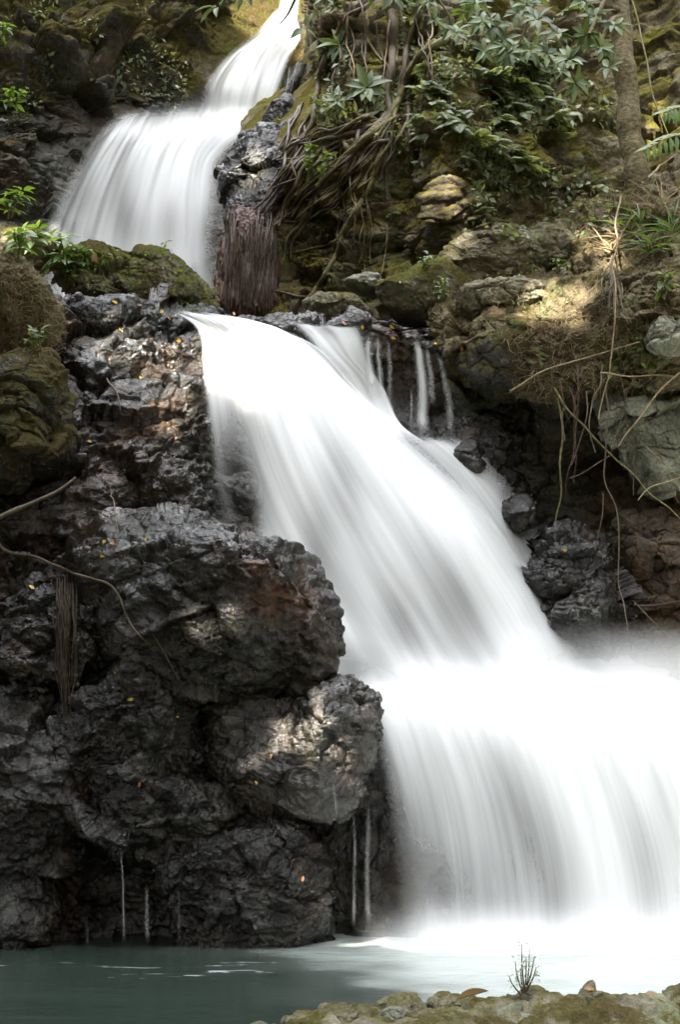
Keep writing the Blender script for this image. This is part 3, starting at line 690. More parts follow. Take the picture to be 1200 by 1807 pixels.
MAIN = [
    [(298, 545), (310, 547), (325, 549), (345, 552), (385, 562)],
    [(348, 585), (385, 575), (430, 572), (490, 582), (560, 612)],
    [(356, 650), (430, 628), (505, 630), (580, 655), (655, 708)],
    [(364, 750), (455, 745), (560, 748), (660, 772), (770, 805)],
    [(382, 880), (505, 880), (630, 882), (765, 893), (890, 905)],
    [(425, 1005), (570, 1012), (712, 1022), (855, 1032), (978, 1035)],
    [(495, 1125), (640, 1132), (780, 1142), (920, 1145), (1040, 1140)],
    [(560, 1270), (715, 1275), (865, 1275), (1000, 1265), (1130, 1240)],
]
def main_cover(u, v, px, py):
    c = np.full_like(u, 0.90)
    g = lambda x, y, rx, ry, rot=0.0: np.exp(-(((px - x) * math.cos(rot) + (py - y) * math.sin(rot)) / rx) ** 2 - ((-(px - x) * math.sin(rot) + (py - y) * math.cos(rot)) / ry) ** 2)
    c -= 0.78 * g(405, 810, 62, 165, 0.0) + 0.55 * g(445, 930, 45, 100)
    c -= 0.32 * g(610, 860, 36, 120, -.25) + 0.36 * g(560, 960, 36, 100)
    c -= 0.36 * g(850, 1105, 95, 125, -.35) + 0.26 * g(790, 1000, 45, 130, -.4)
    c -= 0.34 * g(705, 1110, 36, 80, -.3)
    c -= 0.10 * g(700, 900, 30, 130, -.5)
    c += 0.12 * g(470, 650, 110, 60) + 0.12 * g(620, 1120, 40, 60, -.3)
    return c
fallA = empty('waterfall', W(750, 1230, 13.4), 'broad silky white main waterfall pouring off the dark ledge down into the pool', 'waterfall')
water('upper_veil', MAIN, 260, 220, lambda u, v, x, y: 0.20 + 0.25 * np.sin(np.pi * np.clip(u, 0, 1)) * sstep(0, .15, v), FACE_BASE, M['fall'], main_cover,
      lambda u, v, x, y: sstep(0, 0.05, u) * sstep(1, 0.80, u) * sstep(0.0, 0.10, v) * sstep(1, 0.86, v + .06 * np.sin(u * 9)), parent=fallA)
water('upper_veil', MAIN, 160, 140, lambda u, v, x, y: 0.06 + 0.10 * np.sin(np.pi * np.clip(u, 0, 1)) * sstep(0, .15, v), FACE_BASE, M['fall2'], lambda u, v, x, y: main_cover(u, v, x, y) * 0.85 - 0.1,
      lambda u, v, x, y: sstep(0, 0.12, u) * sstep(1, 0.78, u) * sstep(0.0, 0.15, v) * sstep(1, 0.93, v), parent=fallA)
LOWER = [
    [(590, 1165), (730, 1150), (870, 1150), (1000, 1142), (1110, 1130), (1260, 1130), (1420, 1130)],
    [(612, 1215), (755, 1205), (900, 1207), (1040, 1200), (1160, 1195), (1300, 1190), (1450, 1190)],
    [(645, 1280), (790, 1272), (940, 1276), (1090, 1284), (1220, 1290), (1350, 1290), (1480, 1290)],
    [(674, 1400), (835, 1402), (990, 1406), (1140, 1415), (1280, 1420), (1410, 1420), (1540, 1420)],
    [(690, 1530), (860, 1530), (1022, 1532), (1172, 1535), (1315, 1537), (1450, 1535), (1580, 1535)],
    [(698, 1668), (872, 1668), (1038, 1668), (1188, 1668), (1335, 1668), (1470, 1668), (1600, 1668)],
]
def low_cover(u, v, px, py):
    c = np.full_like(u, 0.93)
    g = lambda x, y, rx, ry, rot=0.0: np.exp(-(((px - x) * math.cos(rot) + (py - y) * math.sin(rot)) / rx) ** 2 - ((-(px - x) * math.sin(rot) + (py - y) * math.cos(rot)) / ry) ** 2)
    c -= 0.32 * g(955, 1540, 110, 170, -.25) + 0.25 * g(880, 1400, 55, 120, -.35)
    c -= 0.52 * g(735, 1490, 85, 180, 0) + 0.35 * g(810, 1580, 90, 90)
    c -= 0.28 * g(1160, 1500, 50, 150, -.1)
    c += 0.1 * g(1040, 1480, 40, 150, -.2)
    c -= 0.08 * sstep(1300, 1450, py)
    return c
water('lower_veil', LOWER, 230, 260, lambda u, v, x, y: 0.24 + 0.26 * sstep(0, .5, v), FACE_BASE, M['fall'], low_cover,
      lambda u, v, x, y: sstep(0, 0.07, u) * sstep(0.0, 0.30 + .22 * sstep(.5, .75, u), v + .05 * np.sin(u * 11)) , parent=fallA)
water('lower_veil', LOWER, 140, 160, lambda u, v, x, y: 0.14 + 0.16 * sstep(0, .5, v), FACE_BASE, M['fall2'], lambda u, v, x, y: low_cover(u, v, x, y) * 0.85 - 0.1,
      lambda u, v, x, y: sstep(0.01, 0.09, u) * sstep(0.0, 0.2, v), parent=fallA)
SIDE = [
    [(505, 566), (535, 568), (565, 570), (600, 573), (640, 572)],
    [(525, 585), (560, 590), (590, 592), (620, 595), (645, 598)],
    [(555, 620), (590, 625), (615, 630), (640, 640), (660, 650)],
    [(590, 660), (625, 665), (650, 672), (670, 682), (685, 695)],
    [(620, 715), (655, 725), (680, 735), (700, 745), (715, 755)],
    [(640, 790), (680, 790), (720, 792), (760, 795), (790, 800)],
]
water('side_stream', SIDE, 130, 90, 0.16, FACE_BASE, M['fall'], lambda u, v, x, y: 0.62 + 0.3 * v - 0.5 * np.exp(-((u - .45) / .12) ** 2) * (v < .45) * (1 - v / .45),
      lambda u, v, x, y: soft(u, 0.2, 0.2) * sstep(0, .08, v) * sstep(1, .8, v), parent=fallA)
RIV = [
    [(690, 760), (730, 765), (770, 768), (810, 772), (830, 785)],
    [(720, 800), (765, 790), (805, 792), (840, 800), (862, 825)],
    [(770, 850), (815, 840), (855, 845), (895, 860), (925, 880)],
    [(830, 930), (870, 915), (905, 915), (935, 925), (955, 945)],
    [(890, 1030), (930, 1010), (965, 1000), (990, 1005), (1030, 1030)],
    [(950, 1130), (990, 1110), (1020, 1105), (1045, 1115), (1080, 1140)],
]
water('side_stream', RIV, 160, 110, 0.24, FACE_BASE, M['strand'], lambda u, v, x, y: 0.75 - 0.62 * sstep(0.25, 0.85, u) - 0.15 * v,
      lambda u, v, x, y: soft(u, 0.35, 0.35) * sstep(0, .2, v) * sstep(1, .7, v), parent=fallA)

UP1 = [
    [(196, 196), (260, 184), (330, 170), (400, 162), (470, 172)],
    [(166, 240), (236, 226), (308, 222), (375, 226), (445, 232)],
    [(132, 288), (208, 272), (278, 268), (340, 275), (392, 290)],
    [(98, 345), (178, 340), (255, 340), (325, 345), (390, 360)],
    [(72, 410), (155, 410), (240, 410), (320, 415), (392, 425)],
    [(58, 480), (145, 480), (235, 480), (320, 480), (395, 490)],
    [(70, 580), (155, 580), (235, 580), (320, 580), (398, 580)],
]
fallB = empty('waterfall', W(260, 500, 19.8), 'soft grey white upper cascade stepping down between dark cliffs behind the mossy boulder', 'waterfall')
def up_cover(u, v, px, py):
    g = lambda x, y, rx, ry: np.exp(-((px - x) / rx) ** 2 - ((py - y) / ry) ** 2)
    c = np.full_like(u, 0.64)
    c -= 0.28 * g(150, 340, 40, 70) + 0.28 * g(215, 350, 25, 90) + 0.35 * g(385, 430, 30, 90) + 0.2 * g(300, 400, 18, 60) + 0.15 * g(120, 420, 30, 60) + .15 * g(230, 400, 40, 50)
    return c
water('lower_tier', UP1, 220, 170, lambda u, v, x, y: 0.26 + .2 * sstep(.4, 0, v), UP_BASE, M['far'], up_cover, lambda u, v, x, y: soft(u, 0.14, 0.14) * sstep(0, .2, v), parent=fallB, wob=.05)
water('lower_tier', UP1, 120, 100, 0.08, UP_BASE, M['fall2'], lambda u, v, x, y: up_cover(u, v, x, y) - .38, lambda u, v, x, y: soft(u, 0.2, 0.2) * sstep(0, .1, v), parent=fallB)
UP2 = [
    [(490, 10), (508, 10), (526, 12), (548, 14)],
    [(450, 58), (480, 52), (508, 54), (535, 60)],
    [(392, 105), (435, 98), (475, 98), (512, 105)],
    [(358, 150), (408, 145), (455, 145), (497, 152)],
    [(340, 205), (395, 205), (440, 205), (482, 205)],
    [(310, 255), (375, 255), (430, 255), (465, 250)],
]
water('middle_tier', UP2, 150, 90, 0.50, UP_BASE, M['far'], lambda u, v, x, y: 0.80 - 0.12 * v - .25 * np.exp(-((u - .75) / .15) ** 2) * v, lambda u, v, x, y: soft(u, 0.2, 0.12) * sstep(0, .08, v) * sstep(1, .75, v), parent=fallB, wob=.05)
UP3 = [
    [(496, -80), (515, -80), (532, -80), (552, -80)],
    [(496, -20), (513, -20), (530, -20), (549, -20)],
    [(485, 40), (508, 38), (524, 40), (545, 44)],
]
water('top_tier', UP3, 60, 40, 0.55, UP_BASE, M['fall'], lambda u, v, x, y: 0.72 - 0.3 * np.exp(-((u - .35) / .1) ** 2), lambda u, v, x, y: soft(u, 0.15, 0.15), parent=fallB)

# ------------------------------------------------------------------ canopy of unseen trees, leaves and gaps shaped to place shade and sun
PATCH = [(548, 1312, 54, 46, -.5), (230, 605, 110, 30, 0.1), (330, 640, 40, 40, 0), (445, 640, 85, 62, 0.7), (450, 295, 28, 44, 0.5),  # wanted sun patches; gaps in the unseen crowns are carved for them
         (772, 340, 38, 56, 0), (788, 415, 36, 46, 0), (520, 48, 22, 10, 0), (70, 430, 60, 40, 0), (655, 1701, 60, 6, 0), (362, 1097, 16, 12, 0), (1060, 440, 60, 40, 0), (960, 540, 80, 30, 0), (1160, 225, 40, 30, 0), (300, 725, 40, 30, 0)]
SOFT = []
def in_patch(px, py, grow=1.0):
    for (x, y, a, b, r) in PATCH:
        c, s_ = math.cos(r), math.sin(r); dx, dy = px - x, py - y
        if ((dx * c + dy * s_) / a) ** 2 + ((-dx * s_ + dy * c) / b) ** 2 < grow: return True
    return False
LEAF_T = None
def leaf_template(nl=4, fold=0.18, bend=0.25, tip=1.0):
    """leaf along +y, length 1, width 1: midrib and two edges"""
    ts = np.linspace(0, 1, nl + 1); V = []; 
    for t in ts:
        w = 0.5 * math.sin(math.pi * min(1, t ** 0.75)) ** 0.8 if 0 < t < 1 else 0.02
        z = -bend * t * t
        V += [(-w, t, z + fold * w), (0, t, z), (w, t, z + fold * w)]
    V = np.array(V); F = []
    for i in range(nl):
        a = 3 * i
        F += [(a, a + 1, a + 4, a + 3), (a + 1, a + 2, a + 5, a + 4)]
    return V, np.array(F)
def place_leaves(pos, dirs, ups, L, Wd, tmpl):
    """copies of a leaf template: base pos, long axis dirs, face normal near ups"""
    TV, TF = tmpl; n = len(pos)
    y = dirs / np.linalg.norm(dirs, axis=1)[:, None]
    x = np.cross(y, ups); x /= np.maximum(np.linalg.norm(x, axis=1), 1e-6)[:, None]
    z = np.cross(x, y)
    L = np.broadcast_to(L, n); Wd = np.broadcast_to(Wd, n)
    V = pos[:, None, :] + x[:, None, :] * (TV[None, :, 0:1] * Wd[:, None, None]) + y[:, None, :] * (TV[None, :, 1:2] * L[:, None, None]) + z[:, None, :] * (TV[None, :, 2:3] * L[:, None, None])
    F = TF[None] + (np.arange(n) * len(TV))[:, None, None]
    return V.reshape(-1, 3), F.reshape(-1, TF.shape[1])
def tube(pts, r0, r1, sides=7, n=None, jitter=0.0, seed=0):
    pts = np.asarray(pts, float); n = n or max(6, 5 * (len(pts) - 1))
    C = cr_spline(pts, n); 
    if jitter: C = C + jitter * np.stack([perlin(C * 2.3 + seed), perlin(C * 2.3 + seed + 31), perlin(C * 2.3 + seed + 57)], -1)
    T = np.gradient(C, axis=0); T /= np.maximum(np.linalg.norm(T, axis=1), 1e-9)[:, None]
    ref = np.array((0.3, 1, 0.2)); A = np.cross(T, ref); A /= np.maximum(np.linalg.norm(A, axis=1), 1e-6)[:, None]; B = np.cross(T, A)
    th = np.linspace(0, 2 * np.pi, sides, endpoint=False); r = np.linspace(r0, r1, n)
    if isinstance(jitter, float) and r0 > 0.02: r = r * (1 + 0.25 * perlin(C * 5 + seed))
    V = C[:, None] + (A[:, None] * np.cos(th)[None, :, None] + B[:, None] * np.sin(th)[None, :, None]) * r[:, None, None]
    i = np.arange(n * sides).reshape(n, sides); j = np.roll(i, -1, 1)
    F = np.stack([i[:-1], j[:-1], j[1:], i[1:]], -1).reshape(-1, 4)
    return V.reshape(-1, 3), F
def merge(parts):
    Vs, Fs, o = [], [], 0
    for V, F in parts:
        Vs.append(V); Fs.append(F + o); o += len(V)
    return np.concatenate(Vs), np.concatenate(Fs)

def gap_free(pos, rad=0.38):
    """False for leaves standing in the gaps through which the sun reaches the falls"""
    S = np.array(SUN_DIR); keep = np.ones(len(pos), bool); rg = np.random.RandomState(9).uniform(.55, 1.25, len(pos))
    for (x, y, a, b, r, f, m) in [p + (1.0, 14) for p in PATCH] + [p + (0.5, 9) for p in SOFT]:
        for k in range(m):
            rr_, th = math.sqrt((k + .5) / m), 2.4 * k
            ex, ey = a * rr_ * math.cos(th), b * rr_ * math.sin(th); c, s_ = math.cos(r), math.sin(r)
            h = hit_water(x + ex * c - ey * s_, y + ex * s_ + ey * c) or hit(x + ex * c - ey * s_, y + ex * s_ + ey * c)
            p = np.array(h[0]) if h is not None else W(x, y, 11.3)
            v = pos - p; per = np.linalg.norm(v - (v @ S)[:, None] * S, axis=1)
            keep &= per > rad * rg * f
    return keep
def shade_canopy():
    rnd = np.random.RandomState(11); S = np.array(SUN_DIR)
    # leaves on every line of sunlight that would reach the gully, above and behind the view
    a_ = np.cross(S, (0, 0, 1.0)); a_ /= np.linalg.norm(a_); b_ = np.cross(S, a_)
    O = np.array((0, 14.0, 5.0)); N = 100000
    al, be = rnd.uniform(-8, 8, N), rnd.uniform(-13, 13, N)
    base = O + al[:, None] * a_ + be[:, None] * b_
    tmin = np.full(N, np.nan)
    for t in np.arange(-16, 34, 0.5):
        q = base + S * t
        dep = q[:, 1] * CP + (q[:, 2] - CAM_H) * SP; fx, fy = PX(q)
        inside = (dep > 0.4) & (fx > -330) & (fx < 1530) & (fy > -420) & (fy < 2100) & (q[:, 1] < 26)
        tmin = np.where(inside, t, tmin)
    ok = ~np.isnan(tmin); base = base[ok]; tmin = tmin[ok]
    tmin = np.maximum(tmin + 1.5, (base[:, 1] - 2.5) / -S[1])       # the crowns stand over and behind the viewer: the gully stays open overhead
    pos = base + S * (tmin + rnd.uniform(0, 7, len(base)))[:, None]
    pos = pos[pos[:, 2] > 2.5][:48000]
    pos = np.array(pos)
    keep = gap_free(pos)
    pos = pos[keep]; n = len(pos)
    d = rnd.normal(size=(n, 3)); d -= (d @ S)[:, None] * S * 0.8; up = S + 0.35 * rnd.normal(size=(n, 3))
    L = rnd.uniform(0.34, 0.56, n)
    # three trees share the crown by distance to their trunks
    trunks = [(-9.5, -3.5), (-10.5, 6.0), (1.5, -9.5)]
    labs = ['leafy tree left of the pool, its crown shading the falls', 'leafy tree on the left slope, its crown shading the upper cascade', 'leafy tree behind the viewer, its crown shading the pool']
    D2 = np.stack([np.hypot(pos[:, 0] - a, pos[:, 1] - b) for a, b in trunks], 1); own = D2.argmin(1)
    for k, (a, b) in enumerate(trunks):
        m = own == k
        if not m.any(): continue
        t = empty('tree', (a, b, -0.6), labs[k], 'tree', 'shade trees beside the falls')
        c = pos[m].mean(0)
        parts = [tube([(a, b, -0.6), (a + .2, b, 4), (a + .5, b + .3, 9), tuple(c * .5 + np.array((a + .5, b + .3, 9)) * .5)], 0.38, 0.16, 9)]
        for q in pos[m][rnd.choice(m.sum(), 7)]:
            parts.append(tube([(a + .4, b + .2, 8), tuple((q + np.array((a + .5, b + .3, 9))) / 2 + np.array((0, 0, .4))), tuple(q)], 0.10, 0.03, 6))
        V, F = merge(parts); new_mesh('trunk', V, F, M['bark'], parent=t)
        V, F = place_leaves(pos[m], d[m], up[m], L[m], L[m] * 0.62, leaf_template(3))
        new_mesh('crown', V, F, M['canopy'], parent=t, attrs={'tone': rnd.rand(len(V))})

# water strands
def path3(pts, n=None, lift=0.03, only=None, D=None, smooth=2):
    P2 = cr_spline(np.array([p[:2] for p in pts], float), n or max(8, 6 * (len(pts) - 1)))
    if D is not None: d = np.broadcast_to(np.asarray(D, float), len(P2)) if np.ndim(D) == 0 else np.interp(np.linspace(0, 1, len(P2)), np.linspace(0, 1, len(D)), D)
    else:
        d = []
        for x, y in P2:
            h = hit(x, y, only); d.append(h[0].y if h is not None else np.nan)
        d = np.array(d); d = np.where(np.isnan(d), np.nanmedian(d), d)
        e = np.pad(d, 1, mode='edge'); d = np.minimum(np.minimum(e[:-2], e[2:]), d)
        for _ in range(smooth):
            e = np.pad(d, 1, mode='edge'); d = (e[:-2] + 2 * d + e[2:]) / 4
    return W(P2[:, 0], P2[:, 1], d - lift)
def strand(pts, wpx, label, cov=0.75, D=None, group='thin strands of falling water', lift=0.06, taper=0.6):
    C = path3(pts, 24, lift, None, D); C[:, 1] = np.minimum.accumulate(C[:, 1]) if D is None else C[:, 1]
    n = len(C); k = 9; u = np.linspace(-1, 1, k)
    C = C + 0.02 * np.stack([perlin(C * np.array((1, 1, 2.2)) + wpx), 0 * C[:, 0], 0 * C[:, 0]], -1)
    wd = wpx * C[:, 1] / FPX * np.linspace(1, 1 / taper, n) * 0.5
    V = C[:, None] + np.stack([u, -0.35 * np.sqrt(1 - u * u) + 0.0 * u, 0 * u], -1)[None] * wd[:, None, None]
    v, uu = np.meshgrid(np.linspace(0, 1, n), np.linspace(0, 1, k), indexing='ij')
    L = np.concatenate([[0], np.cumsum(np.linalg.norm(np.diff(C, axis=0), axis=1))])
    uv = np.stack([((uu - .5) * wpx * .006).ravel() + rndS.rand() * 9, np.repeat(L, k)], -1)
    o = new_mesh('water_strand', V.reshape(-1, 3), grid_faces(n, k), M['strand'], attrs={'cover': np.full(n * k, cov * .5), 'edge': (soft(uu, .5, .5) * sstep(0, .22, v) * sstep(1, .8, v)).ravel()}, uv=uv)
    return tag(o, label, 'water strand', group)
rndS = np.random.RandomState(2)
strand([(733, 596), (738, 640), (743, 700), (748, 775)], 17, 'thickest of the thin water strands under the right end of the ledge', .85)
strand([(752, 610), (758, 660), (762, 725)], 10, 'faint water strand between the thickest strand and the rightmost one', .5)
strand([(768, 618), (780, 660), (790, 715), (797, 775)], 12, 'rightmost water strand falling from the ledge beside the brown hollow', .7)
strand([(650, 590), (652, 640), (656, 700)], 14, 'water strand close beside the side stream of the main fall', .6)
strand([(666, 590), (670, 650), (674, 715)], 10, 'second thin water strand from the side stream of the main fall', .5)
strand([(682, 596), (686, 650), (688, 725)], 9, 'third thin water strand from the side stream, falling past black rock', .42)
strand([(724, 680), (726, 750)], 4, 'hair thin drip left of the thickest strand', .4)
strand([(648, 1410), (650, 1480), (650, 1560), (652, 1640)], 9, 'pale strand falling from the sunlit boulder beside the lower fall', .5)
strand([(624, 1420), (624, 1500), (622, 1620)], 6, 'dim strand falling from the sunlit boulder into dark shade', .35)
strand([(585, 1370), (592, 1410), (596, 1440)], 4, 'short trickle running down the front of the sunlit boulder', .4)
for x0, y0, y1, w_, c_, lb in [(214, 1490, 1668, 4, .55, 'longest thin drip falling to the pool from the cave roof'), (258, 1560, 1664, 7, .5, 'splashing drip in the cave over the pool'),
                               (152, 1625, 1668, 4, .35, 'short drip at the left side of the cave'), (312, 1560, 1668, 4, .3, 'faint drip at the right side of the cave')]:
    strand([(x0, y0), (x0 + 2, (y0 + y1) / 2), (x0 + 4, y1)], w_, lb, c_, D=[12.62, 12.66, 12.72], group='drips falling into the pool from the cave', lift=0)

# ------------------------------------------------------------------ roots and vines
def root(pts, r0, r1, mat, label, group=None, lift=None, D=None, cat='root', name='tree_root', jit=0.03, seed=0, only=None, n=None):
    r0 *= .8; r1 *= .7
    C = path3(pts, n, (r0 * 0.4 if lift is None else lift), only, D)
    V, F = tube(C, r0, r1, 7, len(C) * 2, jit, seed)
    return tag(new_mesh(name, V, F, M[mat]), label, cat, group)
CL = ['cliff', 'cliff.001', 'cliff.002', 'rock_spur']
G1 = 'tree roots spread over the right cliff'
BIG = [
    ([(790, 70), (755, 88), (730, 112), (712, 150), (698, 190), (668, 228), (640, 250), (600, 285), (560, 330)], .085, .05, 'rootmoss', 'thickest mossy root curving down the rooty cliff in a wide arc'),
    ([(655, 258), (640, 272), (618, 264), (604, 246), (588, 248), (572, 268), (560, 290)], .06, .05, 'rootmoss', 'mossy root looped like a hook on the rooty cliff'),
    ([(575, 100), (562, 140), (556, 175), (553, 215), (530, 245), (505, 275)], .065, .04, 'root', 'pale brown root standing up beneath the upper leaf rosette'),
    ([(690, 20), (694, 70), (690, 120), (682, 160), (690, 200)], .085, .07, 'root', 'pale upright root stem at the top of the rooty cliff'),
    ([(745, 0), (728, 50), (715, 100), (706, 150), (700, 190)], .055, .05, 'root', 'slanting root stem right of the pale upright one'),
    ([(668, 275), (655, 320), (640, 355), (622, 385), (605, 415), (592, 450), (570, 490), (545, 525)], .06, .045, 'rootmoss', 'long root slanting down to the ledge below the root tangle'),
    ([(640, 352), (622, 390), (600, 418), (580, 432), (545, 440), (505, 448)], .04, .02, 'rootmoss', 'side root bending left off the long slanting root'),
    ([(545, 525), (520, 522), (485, 515)], .035, .02, 'rootdark', 'dark root lying on the ledge at the foot of the cliff'),
    ([(660, 0), (640, 15), (612, 28), (605, 55), (600, 80)], .04, .03, 'root', 'root bent over the top edge of the cliff, left of the stems'),
    ([(648, 20), (645, 60), (660, 90), (675, 110)], .025, .02, 'twig', 'thin tan rootlet with a forked lower end near the cliff top'),
    ([(720, 180), (722, 220), (727, 260), (722, 300)], .05, .02, 'rootred', 'brown root hair mat hanging right of the thick arcing root'),
]
for i, (p, a, b, m, lb) in enumerate(BIG): root(p, a, b, m, lb, G1, seed=i, only=CL)
rr = np.random.RandomState(8)
FAN = [((690, 195), (600, 255), (470, 340)), ((685, 205), (620, 265), (520, 345)), ((672, 215), (590, 250), (490, 300)), ((690, 215), (640, 285), (560, 355)), ((680, 225), (650, 285), (590, 345)), ((660, 220), (575, 240), (505, 260)),
       ((700, 205), (668, 280), (640, 340)), ((650, 235), (590, 290), (515, 370)), ((640, 250), (570, 320), (485, 395)), ((560, 270), (520, 330), (490, 400)), ((545, 270), (505, 310), (465, 380)), ((530, 250), (500, 300), (450, 370)),
       ((590, 300), (540, 345), (500, 385)), ((610, 300), (570, 350), (520, 390)), ((625, 310), (590, 365), (500, 390)), ((545, 200), (515, 270), (470, 330)), ((535, 180), (505, 240), (480, 290)), ((700, 215), (690, 270), (672, 320)),
       ((630, 265), (600, 320), (570, 370)), ((560, 330), (530, 390), (500, 460)), ((520, 340), (490, 380), (470, 440)), ((670, 200), (610, 225), (540, 250)), ((640, 215), (560, 235), (500, 300)), ((575, 260), (530, 290), (505, 340))]
for i, (a, b, c) in enumerate(FAN):
    for k in range(2):
        j = rr.normal(size=(3, 2)) * 9 * k
        r = rr.uniform(.022, .05)
        root([np.array(a) + j[0], (np.array(a) + b) / 2 + rr.normal(size=2) * 5, np.array(b) + j[1], (np.array(b) + c) / 2 + rr.normal(size=2) * 5, np.array(c) + j[2]], r, r * .55, ['root', 'rootmoss', 'rootdark'][(i + k) % 3] if c[0] > 485 else 'rootdark',
             'mossy root in the tangle fanning left across the rooty cliff', G1, seed=30 + i + 50 * k, only=CL, lift=rr.uniform(0, .06))
for i in range(16):                       # thin upright rootlets over the cliff top
    x = rr.uniform(590, 760); y = rr.uniform(-30, 60); L = rr.uniform(60, 150); dx = rr.normal() * 18
    root([(x, y), (x + dx * .4, y + L * .35), (x + dx * .6 + rr.normal() * 6, y + L * .7), (x + dx, y + L)], .018, .010, ['root', 'twig', 'root'][i % 3], 'thin rootlet hanging at the top of the rooty cliff', 'rootlets at the cliff top', seed=i, lift=.08, only=CL, jit=.05)
for i in range(14):
    x = rr.uniform(595, 690); y = rr.uniform(270, 400); L = rr.uniform(60, 130)
    root([(x, y), (x + rr.normal() * 6, y + L * .5), (x + rr.normal() * 10, y + L)], .012, .006, ['root', 'twig'][i % 2], 'hair thin rootlet hanging below the root tangle', 'rootlets below the tangle', seed=i + 70, lift=.06, only=CL, jit=.05)
# red brown curtain of roots below the spur: a matted face with loose fibres over it
rc = boulder('root_curtain', 'wet red brown curtain of matted roots beside the upper cascade', [(438, 475, 18.85, 46, 95, 0.5), (448, 415, 19.35, 36, 70, .5), (430, 540, 18.8, 46, 50, .45)], M['rootred'], A=0.5, level=7, seed=3.3, cat='roots', lump=.5, block=0.0, fine=.25, grain=1.0, chips=0, k=.15)
parts = []
for i in range(130):
    x = rr.uniform(392, 482); y0 = rr.uniform(370, 460); y1 = rr.uniform(470, 562)
    parts.append(tube(path3([(x + 6, y0), (x + rr.normal() * 3, (y0 + y1) / 2), (x - 3 + rr.normal() * 4, y1)], 10, .006, ['root_curtain'], smooth=1), .010, .005, 5, 16, .02, i))
V, F = merge(parts); new_mesh('fibres', V, F, M['rootdark'], parent=rc)['kind'] = 'stuff'
# roots and twigs on the right bank
G2 = 'roots hanging from the right bank'
HANG = [([(1096, 345), (1088, 400), (1082, 450), (1083, 500), (1086, 560), (1075, 620), (1065, 680), (1062, 740)], .028, 'twig', [14.6, 14.35, 14.1, 13.9, 13.8, 13.8, 13.8, 13.8], 'long tan root hanging from the tree foot down past the bank'),
        ([(1066, 640), (1062, 675), (1048, 705), (1044, 760), (1050, 800)], .022, 'root', 13.85, 'root forking left off the long tan root under the bank'),
        ([(985, 690), (992, 740), (990, 800), (995, 870), (985, 920)], .035, 'rootmoss', 14.3, 'knotted mossy root hanging in front of the dark hollow'),
        ([(975, 690), (1010, 730), (1050, 770), (1090, 810), (1130, 850), (1200, 925)], .032, 'rootmoss', [14.3, 14.2, 14.1, 14, 13.9, 13.7], 'long yellow green root slanting down to the right border'),
        ([(900, 690), (960, 660), (1040, 630), (1130, 602)], .026, 'twig', [14.2, 14.1, 14.0, 13.7], 'straw coloured stick lying across the front of the bank'),
        ([(1062, 662), (1120, 662), (1200, 664)], .022, 'twig', 13.7, 'thin pale stick reaching the right border below the bank'),
        ([(1200, 655), (1170, 690), (1130, 740), (1090, 790)], .026, 'twig', 13.6, 'pale bamboo like stick slanting down from the right border'),
        ([(1200, 842), (1150, 860), (1125, 885)], .022, 'twig', 13.6, 'short pale stick below the pale green rock'),
        ([(1070, 680), (1072, 760), (1070, 840), (1085, 900), (1095, 960), (1100, 1040), (1108, 1100), (1115, 1150)], .022, 'root', [14.0, 14, 14, 14, 13.95, 13.9, 13.8, 13.75], 'long thin root hanging down to the mist at the right'),
        ([(1065, 870), (1060, 920), (1055, 970)], .016, 'root', 14.1, 'short whitish rootlet hanging over the grey boulder'),
        ([(1120, 1063), (1160, 1066), (1200, 1062)], .020, 'rootred', 14.0, 'brown horizontal root over the mist at the right border'),
        ([(1085, 800), (1040, 830), (1000, 850)], .016, 'rootred', 14.1, 'reddish rootlet crossing the hollow under the bank'),
        ([(1140, 790), (1200, 838)], .014, 'twig', 13.6, 'thin green twig crossing the pale green rock'),
        ([(1115, 1065), (1160, 1100), (1200, 1140)], .016, 'root', 13.95, 'thin root running down the mossy wall to the right border')]
for i, (p, r, m, D, lb) in enumerate(HANG): root(p, r * .5, r * .32, m, lb, G2, D=D, seed=i + 3, jit=.05, lift=0)
for i in range(16):
    x = rr.uniform(930, 1190); y = rr.uniform(640, 720); L = rr.uniform(60, 230)
    root([(x, y), (x + rr.normal() * 8, y + L * .4), (x + rr.normal() * 14, y + L)], .010, .005, ['rootdark', 'root', 'rootred'][i % 3], 'thin dark rootlet hanging in the hollow under the right bank', 'rootlets in the hollow', D=rr.uniform(13.95, 14.3), seed=i, jit=.06, lift=0)
parts = []
for i in range(26):                       # matted rootlets spilling over the bank
    x, y = 1082 + rr.normal() * 10, rr.uniform(455, 520); L = rr.uniform(25, 80); sx_ = rr.normal() * 26 - 14
    parts.append(tube(path3([(x, y), (x + sx_ * .35, y + L * .5), (x + sx_, y + L)], 8, .05), .008, .004, 5, 10, .05, i))
V, F = merge(parts); tag(new_mesh('root_tuft', V, F, M['root']), 'tuft of matted brown rootlets spilling over the bank below the tree', 'roots')
